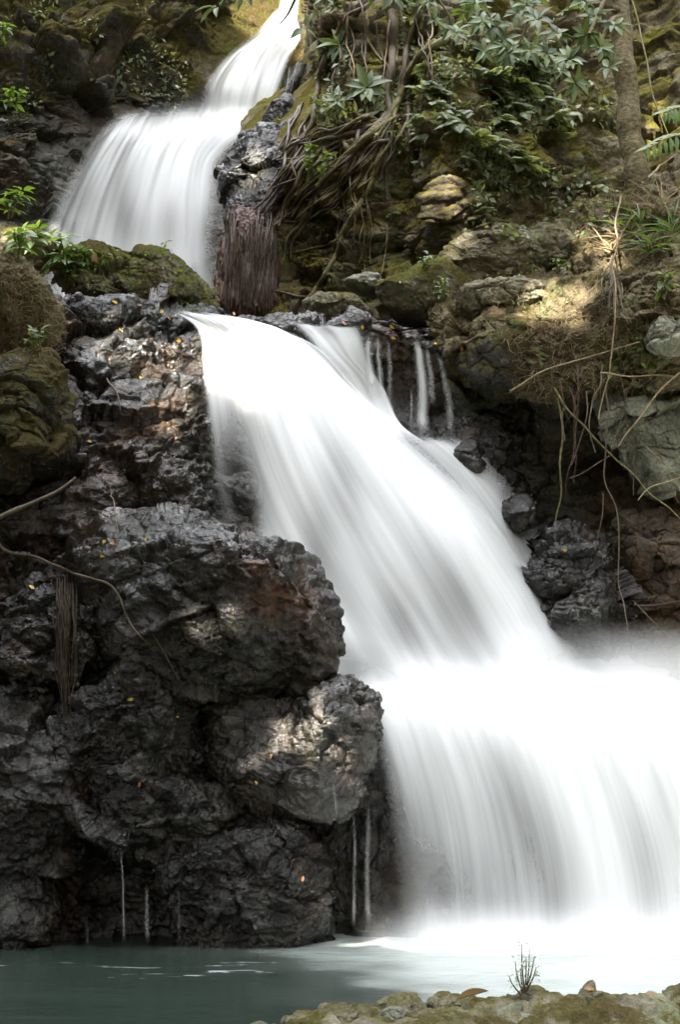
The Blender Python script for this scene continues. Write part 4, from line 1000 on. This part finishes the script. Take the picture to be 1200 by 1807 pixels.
# left side branches
root([(-40, 930), (0, 915), (55, 888), (100, 866), (131, 842)], .035, .018, 'root', 'bare grey branch poking in at the left border above the big boulder', D=[12.3, 12.4, 12.5, 12.6, 12.7], cat='branch', name='branch', lift=0)
root([(-20, 940), (15, 975), (60, 985), (110, 1000), (160, 1020), (200, 1040), (235, 1105), (262, 1140)], .022, .012, 'root', 'thin trailing vine draped over the knobbly rock', cat='vine', name='vine', lift=.04)
root([(268, 1120), (290, 1160), (315, 1200)], .010, .008, 'root', 'thin straight twig resting on the big wet boulder', cat='twig', name='twig', lift=.03)
root([(188, 850), (200, 890), (206, 945)], .012, .006, 'root', 'thin pale rootlet hanging down the wet face above the big boulder', cat='root', lift=.05)
parts = []
for i in range(70):
    x = 113 + rr.normal() * 8; y0, y1 = rr.uniform(1010, 1120), rr.uniform(1130, 1270)
    parts.append(tube(path3([(x, y0), (x + rr.normal() * 3, (y0 + y1) / 2), (116 + (x - 113) * .5, y1)], 10, .02), .007, .004, 4, 14, .05, i))
V, F = merge(parts); tag(new_mesh('root_mat', V, F, M['rootdark']), 'brown mat of fine roots streaming down the knobbly rock', 'roots')
root([(188, 668), (208, 700), (216, 730), (230, 735)], .014, .008, 'root', 'thin curved root on the wet face left of the main fall', lift=.03)

# ------------------------------------------------------------------ tree, vine and plants
def surf(px, py, lift=0.0):
    h = hit(px, py); p = np.array(h[0]); n = np.array(h[1]); v = p - np.array([0, 0, CAM_H]); v /= np.linalg.norm(v)
    return p - v * lift, n
rp = np.random.RandomState(21)
LT = leaf_template(4, 0.16, 0.28); LT2 = leaf_template(3, 0.2, 0.4); LTN = leaf_template(3, 0.1, 0.35)
def rosette(c, ax, n, L, Wd, droop=0.35, tmpl=LT):
    """leaves spread round the axis ax from point c"""
    ax = ax / np.linalg.norm(ax); a = np.cross(ax, (0.3, 0.2, 1.0)); a /= np.linalg.norm(a); b = np.cross(ax, a)
    th = np.arange(n) * 2.4 + rp.rand() * 6; el = rp.uniform(0.05, 0.7, n)
    d = (a * np.cos(th)[:, None] + b * np.sin(th)[:, None]) * np.cos(el)[:, None] + ax * np.sin(el)[:, None]
    d[:, 2] -= droop * rp.rand(n)
    up = np.tile(ax, (n, 1)) + 0.25 * rp.normal(size=(n, 3)) + np.array((0, 0, .25))
    return place_leaves(np.tile(c, (n, 1)) + d * 0.02, d, up, L * rp.uniform(.65, 1.1, n), Wd * rp.uniform(.8, 1.1, n), tmpl)
def tones(nv, per, k=None):
    n = nv // per; return np.repeat(rp.rand(n), per)
def leafy(name, label, cat, stems, ros, lmat='leaf', smat='root', group=None, parent_loc=None, tm=LT):
    """stems: list of (pts3d, r0, r1); rosettes: list of (c, axis, n, L, W[, droop])"""
    base = tuple(np.array(stems[0][0][0])) if stems else tuple(ros[0][0])
    t = empty(name, base, label, cat, group)
    if stems:
        for i, (p, a, b) in enumerate(stems):
            V, F = tube(p, a, b, 6, None, 0.02, i); new_mesh('stem', V, F, M[smat], parent=t)
    V, F = merge([rosette(*r, tmpl=tm) for r in ros]); new_mesh('leaves', V, F, M[lmat], parent=t, attrs={'tone': tones(len(V), len(tm[0]))})
    return t
VIEW = np.array((0, -1.0, 0.35))
def ros_at(px, py, D, n, Lpx, Wpx, ax=None, droop=.35):
    s_ = D / FPX; a = VIEW + 0.45 * rp.normal(size=3) if ax is None else np.array(ax, float)
    return (W(px, py, D), a, n, Lpx * s_, Wpx * s_, droop)
# the tree on the slope
tr = empty('tree', W(1127, 345, 15.6), 'slender mossy tree growing on the right slope, glossy leaves hanging from its top', 'tree')
C = W(np.array([1050, 1078, 1090, 1098, 1106, 1113, 1121, 1130]), np.array([-420, -150, -20, 70, 150, 215, 290, 362]), np.array([15.9, 15.8, 15.7, 15.65, 15.6, 15.6, 15.6, 15.6]))
V, F = tube(C[::-1], 0.150, 0.12, 14, 60, 0.04, 3); trunk = new_mesh('trunk', V, F, M['bark'], parent=tr)
parts, ros = [], []
for (x, y, x2, y2) in [(1090, -60, 860, -40), (1096, 20, 980, 30), (1092, -20, 1040, 60), (1085, -80, 760, -60), (1094, 30, 1050, 100), (1085, -100, 960, -120), (1080, -150, 1220, -120)]:
    a = W(x, y, 15.6); b = W(x2, y2, 14.6); parts.append(tube([a, (a * .6 + b * .4) + np.array((0, 0, .12)), b], .045, .018, 6))
V, F = merge(parts); new_mesh('limb', V, F, M['bark'], parent=tr)
for (x, y, n) in [(1060, 85, 10), (1035, 60, 9), (1005, 105, 10), (985, 60, 9), (1075, 120, 8), (1015, 145, 7), (965, 95, 8), (1050, 30, 9), (1000, 20, 9), (950, 35, 8), (1085, 45, 8), (1030, 0, 9), (970, -10, 9), (930, 10, 8), (1060, -20, 8), (990, 125, 7), (880, -60, 10), (1120, -60, 10), (1180, -90, 10), (800, -80, 10)]:
    ros.append(ros_at(x, y, rp.uniform(14.3, 15.1), n, 35, 13))
V, F = merge([rosette(*r) for r in ros]); new_mesh('crown', V, F, M['leaf'], parent=tr, attrs={'tone': tones(len(V), len(LT[0]))})
# branches hanging in over the cliff
def hang_branch(pts, D, label, nros, Lpx, Wpx, group, n=8, lmat='leaf'):
    P = W(np.array([p[0] for p in pts]), np.array([p[1] for p in pts]), D); C = cr_spline(P, 24)
    rs = []
    for k in range(nros):
        c = C[min(23, int(24 * (0.25 + 0.75 * (k + 1) / nros)) - 1)] + rp.normal(size=3) * 0.10
        rs.append((c, VIEW + .5 * rp.normal(size=3), n, Lpx * D / FPX, Wpx * D / FPX, .4))
    return leafy('leafy_branch', label, 'branch', [(P, .022, .008)], rs, lmat, 'root', group)
GB = 'leafy branches hanging over the right cliff'
hang_branch([(740, -60), (770, -10), (790, 25), (800, 50)], 16.0, 'leafy branch hanging at the top between the root stems and the fern wall', 5, 32, 11, GB)
hang_branch([(820, -60), (850, -10), (865, 30), (880, 70), (890, 95)], 15.8, 'longest drooping branch of glossy leaves in the middle of the cliff top', 6, 34, 12, GB)
hang_branch([(900, -60), (930, 0), (930, 45), (910, 85), (870, 100)], 15.6, 'glossy leafed branch curling left over the fern wall', 6, 34, 12, GB)
hang_branch([(790, -60), (830, 5), (845, 60)], 16.1, 'short leafy branch dipping over the cliff top ferns', 5, 30, 11, GB)
hang_branch([(670, -60), (690, -25), (700, 5)], 15.8, 'leaf tips hanging at the top over the pale root stems', 2, 44, 14, GB, 6)
hang_branch([(620, -70), (600, -30), (585, 5)], 15.8, 'sparse leafy twig at the top beside the highest cascade', 2, 34, 11, GB, 5)
hang_branch([(560, -80), (480, -40), (420, -5), (395, 15)], 11.5, 'dark leafy twig dangling at the top in front of the upper cascade', 4, 44, 13, 'twigs hanging into the top of the view', 6)
hang_branch([(560, -80), (530, -20), (512, 20), (495, 42)], 11.5, 'twig with two dark leaves against the white water at the top', 2, 36, 15, 'twigs hanging into the top of the view', 3)
# rosettes on the rooty cliff
for (x, y, n, L, Wd, lb) in [(600, 80, 10, 46, 14, 'upper leaf rosette with long narrow leaves on the rooty cliff'), (648, 155, 14, 44, 18, 'largest glossy leaf rosette growing on the root tangle'), (596, 178, 7, 34, 12, 'small leaf rosette left of the largest one on the roots')]:
    p, nn = surf(x, y, .28); q, _ = surf(x, y + 25, 0.0)
    leafy('rosette_plant', lb, 'plant', [(np.array([q, (p + q) / 2, p]), .02, .012)], [(p, VIEW + nn * .3, n, L * p[1] / FPX, Wd * p[1] / FPX, .3)], 'leaf', 'root', 'leaf rosettes on the roots')
def herb(px, py, h, nl, Lpx, Wpx, label, group=None, lmat='leaf', lift=.05, lean=0.0, name='leafy_plant', stems=1, D=None, smat='vine', per=3):
    st, rs = [], []
    for k in range(stems):
        x = px + (rp.uniform(-.5, .5) * h * .9 if stems > 1 else 0)
        if D is None: p, nn = surf(x, py, lift)
        else: p = W(x, py, D)
        s_ = p[1] / FPX; top = p + np.array((lean + rp.normal() * .15, -.25, 1.0)) * h * rp.uniform(.7, 1.1) * s_
        mid = (p + top) / 2 + np.array((rp.normal() * .05 * h * s_, -.05 * h * s_, 0)); C = cr_spline(np.array([p, mid, top]), 12); st.append((C, .012, .006))
        for j in range(nl): rs.append((C[min(11, 3 + int(9 * j / max(1, nl - 1)))], np.array((0, -.3, 1.0)) + .4 * rp.normal(size=3), per + (j == nl - 1) * 2, Lpx * s_ * (1 - .25 * j / nl), Wpx * s_, .5))
    return leafy(name, label, 'plant', st, rs, lmat, smat, group)
herb(95, 480, 62, 5, 40, 13, 'tallest leafy plant on the mossy boulder at the left', 'leafy plants at the left border', 'leaflight', stems=4)
herb(45, 450, 45, 4, 36, 12, 'light green plant at the left border in front of the dark cliff', 'leafy plants at the left border', 'leaflight', stems=3)
herb(118, 505, 45, 4, 26, 12, 'drooping dark leafed plant where the earth mound meets the mossy boulder', 'leafy plants at the left border', 'leaf', stems=3)
herb(150, 470, 30, 3, 20, 9, 'low round leafed plant on the crown of the mossy boulder', 'leafy plants at the left border', 'leaflight', stems=4)
herb(5, 385, 45, 4, 34, 11, 'sprig of light leaves poking in at the left border beside the upper cascade', 'leafy plants at the left border', 'leaflight', D=15.5, stems=2)
herb(15, 190, 30, 4, 22, 8, 'yellow green sprig at the left border high on the dark cliff', 'leafy plants at the left border', 'leaflight', D=16, lean=.5, stems=2)
herb(-4, 80, 40, 4, 20, 8, 'small sprig at the top left corner of the dark cliff', 'leafy plants at the left border', 'leaflight', D=16, lean=.3, stems=2)
herb(60, 618, 36, 3, 24, 10, 'small plant with hanging leaves on the front of the earth mound', 'leafy plants at the left border', 'leaf', stems=2)
herb(288, 445, 24, 2, 14, 6, 'tiny seedling with a red top leaf on the ridge of the mossy boulder', None, 'leaflight', per=2)
herb(560, 320, 60, 6, 18, 10, 'round leafed climber on the roots beside the rock spur', 'climbers on the roots', 'leaf', stems=3, lift=.15)
herb(580, 215, 50, 5, 14, 9, 'small leafed climber hanging below the largest rosette', 'climbers on the roots', 'leaf', stems=2, lift=.15)
herb(580, 425, 40, 4, 14, 8, 'little green plant among dry straw at the middle of the cliff', 'climbers on the roots', 'leaf', stems=2, lift=.1)
for (x, y, h, nl, L, Wd, m, lb) in [(955, 640, 20, 2, 14, 9, 'leaf', 'tiny two leafed plant on the front of the bank'), (1130, 640, 40, 3, 28, 12, 'leaf', 'dark green plant hanging on the bank at the right'), (1140, 655, 22, 2, 18, 12, 'leaflight', 'light green leaves below the dark plant on the bank'),
                                 (1180, 520, 36, 3, 26, 18, 'leaf', 'broad leafed plant at the right border on top of the bank'), (990, 478, 22, 3, 14, 6, 'leaflight', 'yellow green sprig on the right slope'), (792, 525, 30, 4, 16, 6, 'fern', 'small fern like plant standing on the mossy hump'),
                                 (1065, 600, 16, 2, 14, 8, 'leaf', 'tiny plant beside the long tan root'), (965, 700, 14, 2, 12, 6, 'leaflight', 'tiny sprig under the lip of the bank'), (1080, 660, 20, 2, 22, 12, 'leaflight', 'yellowing leaf pair hanging below the bank'),
                                 (755, 470, 20, 3, 14, 6, 'leaf', 'little plant at the foot of the sunlit cliff corner'), (640, 470, 16, 3, 12, 6, 'leaf', 'little plant on the wall above the flat pale slab')]:
    herb(x, y, h, nl, L, Wd, lb, 'small plants on the right bank', m, stems=1 + (nl > 2))
# ferns on the cliff: four built, the rest copied
def fern_mesh(k):
    P = []
    for f in range(5 + k % 3):
        th = rp.uniform(-1.3, 1.3); L = rp.uniform(.22, .40)
        d0 = np.array((math.sin(th), -0.75, 0.5 * math.cos(th))); d0 /= np.linalg.norm(d0)
        n = 16; t = np.linspace(0, 1, n)
        C = d0[None] * (t * L)[:, None] + np.array((0, 0, -1.0))[None] * (0.65 * L * t ** 2)[:, None]
        P.append(tube(C, .004, .002, 4, 12))
        T = np.gradient(C, axis=0); T /= np.linalg.norm(T, axis=1)[:, None]; sd = np.cross(T, (0, -.3, 1.0)); sd /= np.linalg.norm(sd, axis=1)[:, None]
        up = np.cross(sd, T)
        for sgn in (-1, 1):
            i = np.arange(2, n); w = np.sin(np.pi * (0.15 + 0.85 * t[i]) ** .9) * L * .30 + .012
            V, F = place_leaves(C[i], sgn * sd[i] + .45 * T[i], up[i] + .15 * rp.normal(size=(len(i), 3)), w, np.full(len(i), L * .085), LTN2)
            P.append((V, F))
    return merge(P)
LTN2 = leaf_template(2, 0.1, 0.3)
PROTO = []
GF = 'ferns hanging on the mossy right cliff'
FERNS = []
for k in range(66):
    x, y = rp.uniform(735, 990), rp.uniform(70, 330)
    dens = math.exp(-((x - 850) / 130) ** 2 - ((y - 190) / 130) ** 2)
    if 738 < x < 825 and y > 270: continue
    if x > 770 and y > 250 + 0.25 * (x - 770) + 30: continue
    if rp.rand() < dens * 1.2: FERNS.append((x, y, rp.uniform(.55, 1.15)))
FERNS += [(745, 210, .9), (750, 240, .7), (800, 235, .8), (745, 165, .9), (800, 175, 1.2), (870, 260, .9), (905, 270, .8), (1060, 330, .6), (980, 330, .6), (700, 380, .5), (850, 375, .6), (1080, 405, .6), (940, 350, .6)]
for i, (x, y, sc) in enumerate(FERNS):
    p, nn = surf(x, y, .05)
    if i < 4:
        V, F = fern_mesh(i); V = V * sc
        o = new_mesh('fern', V, F, M['fern'], attrs={'tone': np.clip(rp.rand() * .6 + .4 * rp.rand(len(V)), 0, 1)}, loc=(0, 0, 0)); PROTO.append((o, sc))
    else:
        src, s0 = PROTO[i % 4]; o = src.copy(); COL.objects.link(o); o.scale = (sc / s0,) * 3
    o.location = Vector(p); o.rotation_euler = (rp.normal() * .2, rp.normal() * .2, rp.uniform(-.9, .9) + math.atan2(nn[0], -nn[1]) * .5)
    tag(o, 'small green fern hanging on the mossy right cliff', 'fern', GF)
# palm fronds at the right border
def frond(pts, D, label, Lpx, nl):
    P = W(np.array([p[0] for p in pts]), np.array([p[1] for p in pts]), np.array(D)); C = cr_spline(P, nl)
    t = empty('palm_frond', tuple(P[0]), label, 'palm frond', 'palm fronds at the right border')
    V, F = tube(C, .012, .005, 6, 30); new_mesh('stalk', V, F, M['vine'], parent=t)
    T = np.gradient(C, axis=0); T /= np.linalg.norm(T, axis=1)[:, None]; s_ = D[0] / FPX
    w = Lpx * s_ * (0.55 + .45 * np.sin(np.linspace(.4, 2.9, nl)))
    Q = []
    for sg in (-1, 1):
        d = T * .5 + sg * np.cross(T, (0, -1, .4)) ; d[:, 2] -= .5
        Q.append(place_leaves(C, d, np.tile((0.1, -.8, .7), (nl, 1)) + .1 * rp.normal(size=(nl, 3)), w, np.full(nl, 9 * s_), LTN))
    V, F = merge(Q); new_mesh('leaflets', V, F, M['leaflight'], parent=t, attrs={'tone': rp.rand(len(V))})
frond([(1275, 215), (1235, 195), (1200, 190), (1172, 198)], [13.4, 13.3, 13.2, 13.1], 'upper palm frond with pale leaflets at the right border', 34, 13)
frond([(1290, 262), (1240, 242), (1190, 240), (1143, 262)], [13.4, 13.2, 13.0, 12.9], 'lower palm frond with pale leaflets drooping at the right border', 36, 15)
root([(1108, -30), (1120, 20), (1132, 70), (1145, 130), (1160, 190), (1185, 245), (1215, 290)], .016, .012, 'vine', 'yellow green vine hanging beside the tree at the right', cat='vine', name='vine', D=[14.8, 14.7, 14.6, 14.5, 14.4, 14.3, 14.2], lift=0)
root([(1130, 325), (1160, 300), (1195, 270)], .02, .015, 'twig', 'thin twig leaning on the slope beside the tree foot', cat='twig', name='twig', lift=.1)

# straw, dry roots and blades on the banks; tiny creeping leaves on the cliffs
def fuzz(name, regions, n, Lm, r, mat, seed, spread=1.0, down=0.2):
    q = np.random.RandomState(seed); P = []; k = 0
    for _ in range(n * 3):
        if k >= n: break
        x0, x1, y0, y1 = regions[q.randint(len(regions))]; x, y = q.uniform(x0, x1), q.uniform(y0, y1)
        h = hit(x, y)
        if h is None: continue
        p = np.array(h[0]); nn = np.array(h[1])
        d = nn * q.uniform(.1, .6) + spread * q.normal(size=3); d[2] -= down; d /= np.linalg.norm(d); L = Lm * q.uniform(.5, 1.4)
        e = p + d * L; m_ = (p + e) / 2 + nn * L * .15 + q.normal(size=3) * L * .12
        P.append(tube(np.array([p - nn * .01, m_, e]), r, r * .5, 3, 5)); k += 1
    V, F = merge(P); o = new_mesh(name, V, F, M[mat]); tag(o, kind='stuff'); return o
tag(fuzz('dry_grass', [(870, 1200, 500, 700), (1000, 1200, 330, 500), (930, 1100, 540, 690)], 1500, .16, .0035, 'twig', 3), 'straw and dry rootlets matted over the right bank')
tag(fuzz('dry_grass', [(0, 110, 470, 625)], 550, .12, .003, 'twig', 4), 'dry straw matted over the earth mound at the left')
tag(fuzz('dry_grass', [(560, 640, 370, 450), (650, 740, 160, 300)], 260, .16, .004, 'root', 6, down=.6), 'dry root hairs on the rooty cliff')
def creepers(name, label, regions, n, Lpx, mat, seed, thr=-.05, fr=1.3):
    q = np.random.RandomState(seed); pos, dr, up = [], [], []
    while len(pos) < n:
        x0, x1, y0, y1 = regions[q.randint(len(regions))]; x, y = q.uniform(x0, x1), q.uniform(y0, y1)
        h = hit(x, y)
        if h is None: continue
        if 740 < x < 825 and 290 < y < 470: continue
        p = np.array(h[0]); nn = np.array(h[1])
        if perlin(p[None] * fr + seed)[0] < thr + q.uniform(-.15, .15): continue
        d = q.normal(size=3) + nn * .5; d[2] -= .4
        pos.append(p + nn * q.uniform(0, .05)); dr.append(d); up.append(nn + .5 * q.normal(size=3))
    pos, dr, up = map(np.array, (pos, dr, up)); L = Lpx * pos[:, 1] / FPX * q.uniform(.5, 1.3, n)
    V, F = place_leaves(pos, dr, up, L, L * .5, LTN2)
    o = new_mesh(name, V, F, M[mat], attrs={'tone': np.repeat(q.rand(n), len(LTN2[0]))}); tag(o, label, None, None, 'stuff')
creepers('undergrowth', 'tiny creeping plants covering the right cliff', [(740, 1100, 60, 420), (770, 1000, 100, 330), (560, 740, 0, 300)], 3000, 15, 'fern', 31, -.02)
creepers('undergrowth', 'small round leaves creeping over the ledge boulders', [(540, 1000, 400, 560), (120, 390, 440, 560)], 420, 8, 'leaflight', 35, .12)
creepers('undergrowth', 'small creeping plants on the shaded left cliff', [(0, 330, 0, 220)], 500, 11, 'fern', 36, .1)
# grass blades on the slope
for i, (x, y) in enumerate([(1100, 420), (1130, 395), (1160, 380), (1185, 410), (1080, 450), (1150, 440)]):
    p, nn = surf(x, y, .02); n = 16; d = np.stack([rp.normal(size=n) * .7, -np.abs(rp.normal(size=n)) * .6, rp.uniform(.4, 1, n)], -1)
    V, F = place_leaves(np.tile(p, (n, 1)) + rp.normal(size=(n, 3)) * .04, d, np.tile((0, -1, .6), (n, 1)), rp.uniform(.2, .45, n), np.full(n, .02), leaf_template(5, .1, .8))
    tag(new_mesh('grass_tuft', V, F, M['leaflight'] if i % 2 else M['twig'], attrs={'tone': rp.rand(len(V))}), 'drooping tuft of %s grass on the slope under the tree' % ('green' if i % 2 else 'straw coloured'), 'grass tuft', 'grass tufts on the right slope')

# fallen leaves
M['yellow'] = leaf_material('fallen_yellow_leaf', (0.40, 0.24, 0.03), (0.65, 0.45, 0.07), .5, .2)
M['orange'] = leaf_material('fallen_orange_leaf', (0.32, 0.12, 0.03), (0.55, 0.25, 0.08), .5, .2)
M['brown'] = leaf_material('fallen_brown_leaf', (0.16, 0.08, 0.035), (0.36, 0.22, 0.12), .6, .1)
M['drytan'] = leaf_material('dry_tan_leaf', (0.13, 0.085, 0.03), (0.26, 0.17, 0.06), .6, .1)
FALLEN = [(216, 582, 12, 'yellow'), (309, 602, 13, 'yellow'), (252, 665, 14, 'yellow'), (206, 535, 10, 'yellow'), (280, 553, 12, 'yellow'), (295, 560, 10, 'orange'), (265, 545, 12, 'brown'), (255, 550, 12, 'brown'), (240, 540, 10, 'brown'), (292, 746, 9, 'orange'), (308, 777, 9, 'orange'), (264, 710, 10, 'orange'), (152, 780, 10, 'yellow'), (180, 826, 8, 'orange'),
          (204, 962, 16, 'orange'), (182, 961, 10, 'yellow'), (180, 980, 9, 'yellow'), (218, 983, 10, 'yellow'), (134, 1012, 14, 'yellow'), (60, 1040, 11, 'yellow'), (258, 950, 8, 'yellow'), (148, 1110, 8, 'orange'), (207, 1186, 9, 'yellow'), (234, 1232, 10, 'yellow'), (308, 1264, 7, 'yellow'), (95, 1015, 10, 'brown'),
          (455, 1385, 13, 'yellow'), (250, 1380, 11, 'orange'), (470, 1568, 13, 'yellow'), (530, 1556, 10, 'orange'), (512, 1518, 8, 'orange'), (483, 1332, 8, 'orange'),
          (460, 558, 13, 'yellow'), (410, 558, 10, 'orange'), (640, 572, 10, 'yellow'), (672, 570, 12, 'orange'), (690, 573, 10, 'yellow'), (610, 574, 9, 'orange'), (812, 610, 18, 'orange'), (773, 608, 10, 'yellow'), (692, 594, 8, 'yellow'), (693, 642, 8, 'yellow'), (704, 566, 26, 'brown'), (345, 545, 14, 'brown'), (155, 470, 20, 'brown'), (170, 466, 20, 'brown'), (255, 478, 14, 'brown'), (222, 465, 12, 'brown'), (1000, 970, 9, 'yellow')]
def where(x, y):
    if y < 500: return 'on the mossy boulder by the upper cascade'
    if x < 400 and y < 700: return 'on the upper rock face left of the main fall'
    if x < 400 and y < 900: return 'low on the rock face above the big boulder'
    if x < 400 and y < 1050: return 'on top of the big wet boulder'
    if x < 400: return 'on the front of the black rocks at the left'
    if y > 1300: return 'on the rocks at the left edge of the lower fall'
    if y > 900: return 'on the grey boulder at the right edge of the fall'
    return 'along the lip of the ledge'
for (x, y, L, m) in FALLEN:
    h = hit(x, y); p = np.array(h[0]); nn = np.array(h[1]); s_ = p[1] / FPX
    d = np.cross(nn, rp.normal(size=3)); up = nn + .25 * rp.normal(size=3) + np.array((0, -.3, .2))
    V, F = place_leaves((p + nn * .02)[None], d[None], up[None], np.array([L * s_ * 1.15]), np.array([L * s_ * .6]), LT2)
    tag(new_mesh('fallen_leaf', V, F, M[m], attrs={'tone': np.full(len(V), rp.rand())}), 'fallen %s leaf lying %s' % (m, where(x, y)), 'fallen leaf', 'fallen leaves on the rocks')
# near shore: curled dry leaf, rusty leaf, twiggy seedling
h = hit(842, 1766); p = np.array(h[0]) + np.array((0, -.02, .03))
V, F = place_leaves(p[None] + np.array([[-.13, -.05, -.01]]), np.array([[1.0, .25, .16]]), np.array([[-.2, -.8, .6]]), np.array([.21]), np.array([.045]), leaf_template(6, .5, -.1))
tag(new_mesh('dry_leaf', V, F, M['drytan'], attrs={'tone': np.linspace(1, .3, len(V))}), 'long curled tan leaf lying on the near shore', 'dry leaf')
for (x, y, L, lb) in [(1030, 1752, 22, 'rusty leaf between the tallest stone and the water edge stone'), (1140, 1760, 14, 'small red brown leaf near the right end of the shore')]:
    h = hit(x, y); p = np.array(h[0]) + np.array((0, -.02, .03)); V, F = place_leaves(p[None], np.array([[1.0, .1, .1]]), np.array([[0, -.7, .7]]), np.array([L * .0041]), np.array([L * .0018]), LT2)
    tag(new_mesh('dry_leaf', V, F, M['brown'], attrs={'tone': np.full(len(V), .5)}), lb, 'dry leaf')
t = None
b = np.array(hit(926, 1752)[0]); s_ = b[1] / FPX; st, rs = [], []
for (dx, hh) in [(-2, 78), (8, 70), (-14, 52), (16, 58), (-6, 40), (20, 40), (4, 60), (-20, 30)]:
    top = b + np.array((dx * 1.1, -4, hh)) * s_; C = cr_spline(np.array([b + np.array((dx * .15, 0, -4)) * s_, b + np.array((dx * .8 , -2, hh * .5)) * s_, top]), 12); st.append((C, .006, .0025))
    for j in range(3, 12): rs.append((C[j], np.array((rp.normal() * .6, -.3, 1.0)), 2, 9 * s_, 3.5 * s_, .1))
leafy('seedling', 'twiggy grey green seedling standing on the near shore', 'seedling', st, rs, 'fern', 'root', tm=LTN2)
shade_canopy()
def forest_screen():  # added shell of leaves out of view that blocks the low sky
    """the wood round the pool, beside and behind the viewer"""
    q = np.random.RandomState(77); n = 17000; pos = []
    while len(pos) < n:
        az = q.uniform(-math.pi, math.pi); r = q.uniform(10.5, 15)
        x, y = r * math.sin(az), r * math.cos(az) * 1.5 + 4
        if y > 6 and abs(x) < 6.5 + .12 * y: continue
        if y > 21: continue
        top = (15 if x < 0 else 12) + 3 * perlin(np.array([[x * .25, y * .25, 1.0]]))[0] + (5 if y > 6 else 0)
        pos.append((x, y, q.uniform(.2, 1) ** .8 * top))
    pos = np.array(pos); pos = pos[gap_free(pos, 0.55)]; n = len(pos)
    d = q.normal(size=(n, 3)); up = q.normal(size=(n, 3)) + np.array((0, 0, .8)); L = q.uniform(.6, 1.3, n)
    V, F = place_leaves(pos, d, up, L, L * .6, LTN2)
    tag(new_mesh('forest', V, F, M['canopy'], attrs={'tone': np.repeat(q.rand(n), len(LTN2[0]))}), 'dark green wood round the pool beside and behind the viewer', None, None, 'stuff')
forest_screen()

def mist(name, label, box, dens, fn):
    (x0, x1), (y0, y1), (z0, z1) = box
    bm = bmesh.new(); bmesh.ops.create_cube(bm, size=1.0)
    for v in bm.verts: v.co = Vector(((v.co.x + .5) * (x1 - x0), (v.co.y + .5) * (y1 - y0), (v.co.z + .5) * (z1 - z0)))
    me = bpy.data.meshes.new(name); bm.to_mesh(me); bm.free(); o = bpy.data.objects.new(name, me); COL.objects.link(o); o.location = (x0, y0, z0)
    t = NT(name + '_air'); v = t.coord('Generated'); sp = t.n('SeparateXYZ'); t.l(v, sp.inputs[0])
    def bell(k, a, b, c, d): return t.math('MULTIPLY', t.mr(sp.outputs[k], a, b, 0, 1, True), t.mr(sp.outputs[k], c, d, 1, 0, True))
    g = fn(t, sp, bell)
    n = t.mr(t.noise(t.coord(), 1.6, 3, .5), .3, .7, .5, 1.3)
    pv = t.n('VolumePrincipled'); pv.inputs['Color'].default_value = (1, 1, 1, 1); pv.inputs['Anisotropy'].default_value = 0.0
    t.l(t.math('MULTIPLY', t.math('MULTIPLY', g, n), dens), pv.inputs['Density']); t.l(pv.outputs[0], t.out.inputs['Volume']); me.materials.append(t.m)
    return tag(o, label, None, None, 'stuff')
def low(t, sp, bell):
    zf = t.math('POWER', t.math('SUBTRACT', 1.0, sp.outputs['Z']), 3.6)
    return t.math('MULTIPLY', t.math('MULTIPLY', zf, bell('X', 0, .25, .97, 1.0)), bell('Y', 0, .35, .9, 1))
mist('spray_mist', 'white spray drifting at the foot of the main fall', ((0.1, 5.6), (11.75, 13.1), (0.02, 0.55)), 6.5, low)
def mid(t, sp, bell):
    return t.math('MULTIPLY', t.math('MULTIPLY', bell('Z', 0, .45, .45, 1), bell('X', 0, .4, .8, 1.0)), bell('Y', 0, .4, .6, 1))
mist('spray_mist', 'soft spray over the ledge where the main fall breaks', ((1.5, 5.2), (12.9, 14.4), (1.75, 2.95)), 1.7, mid)
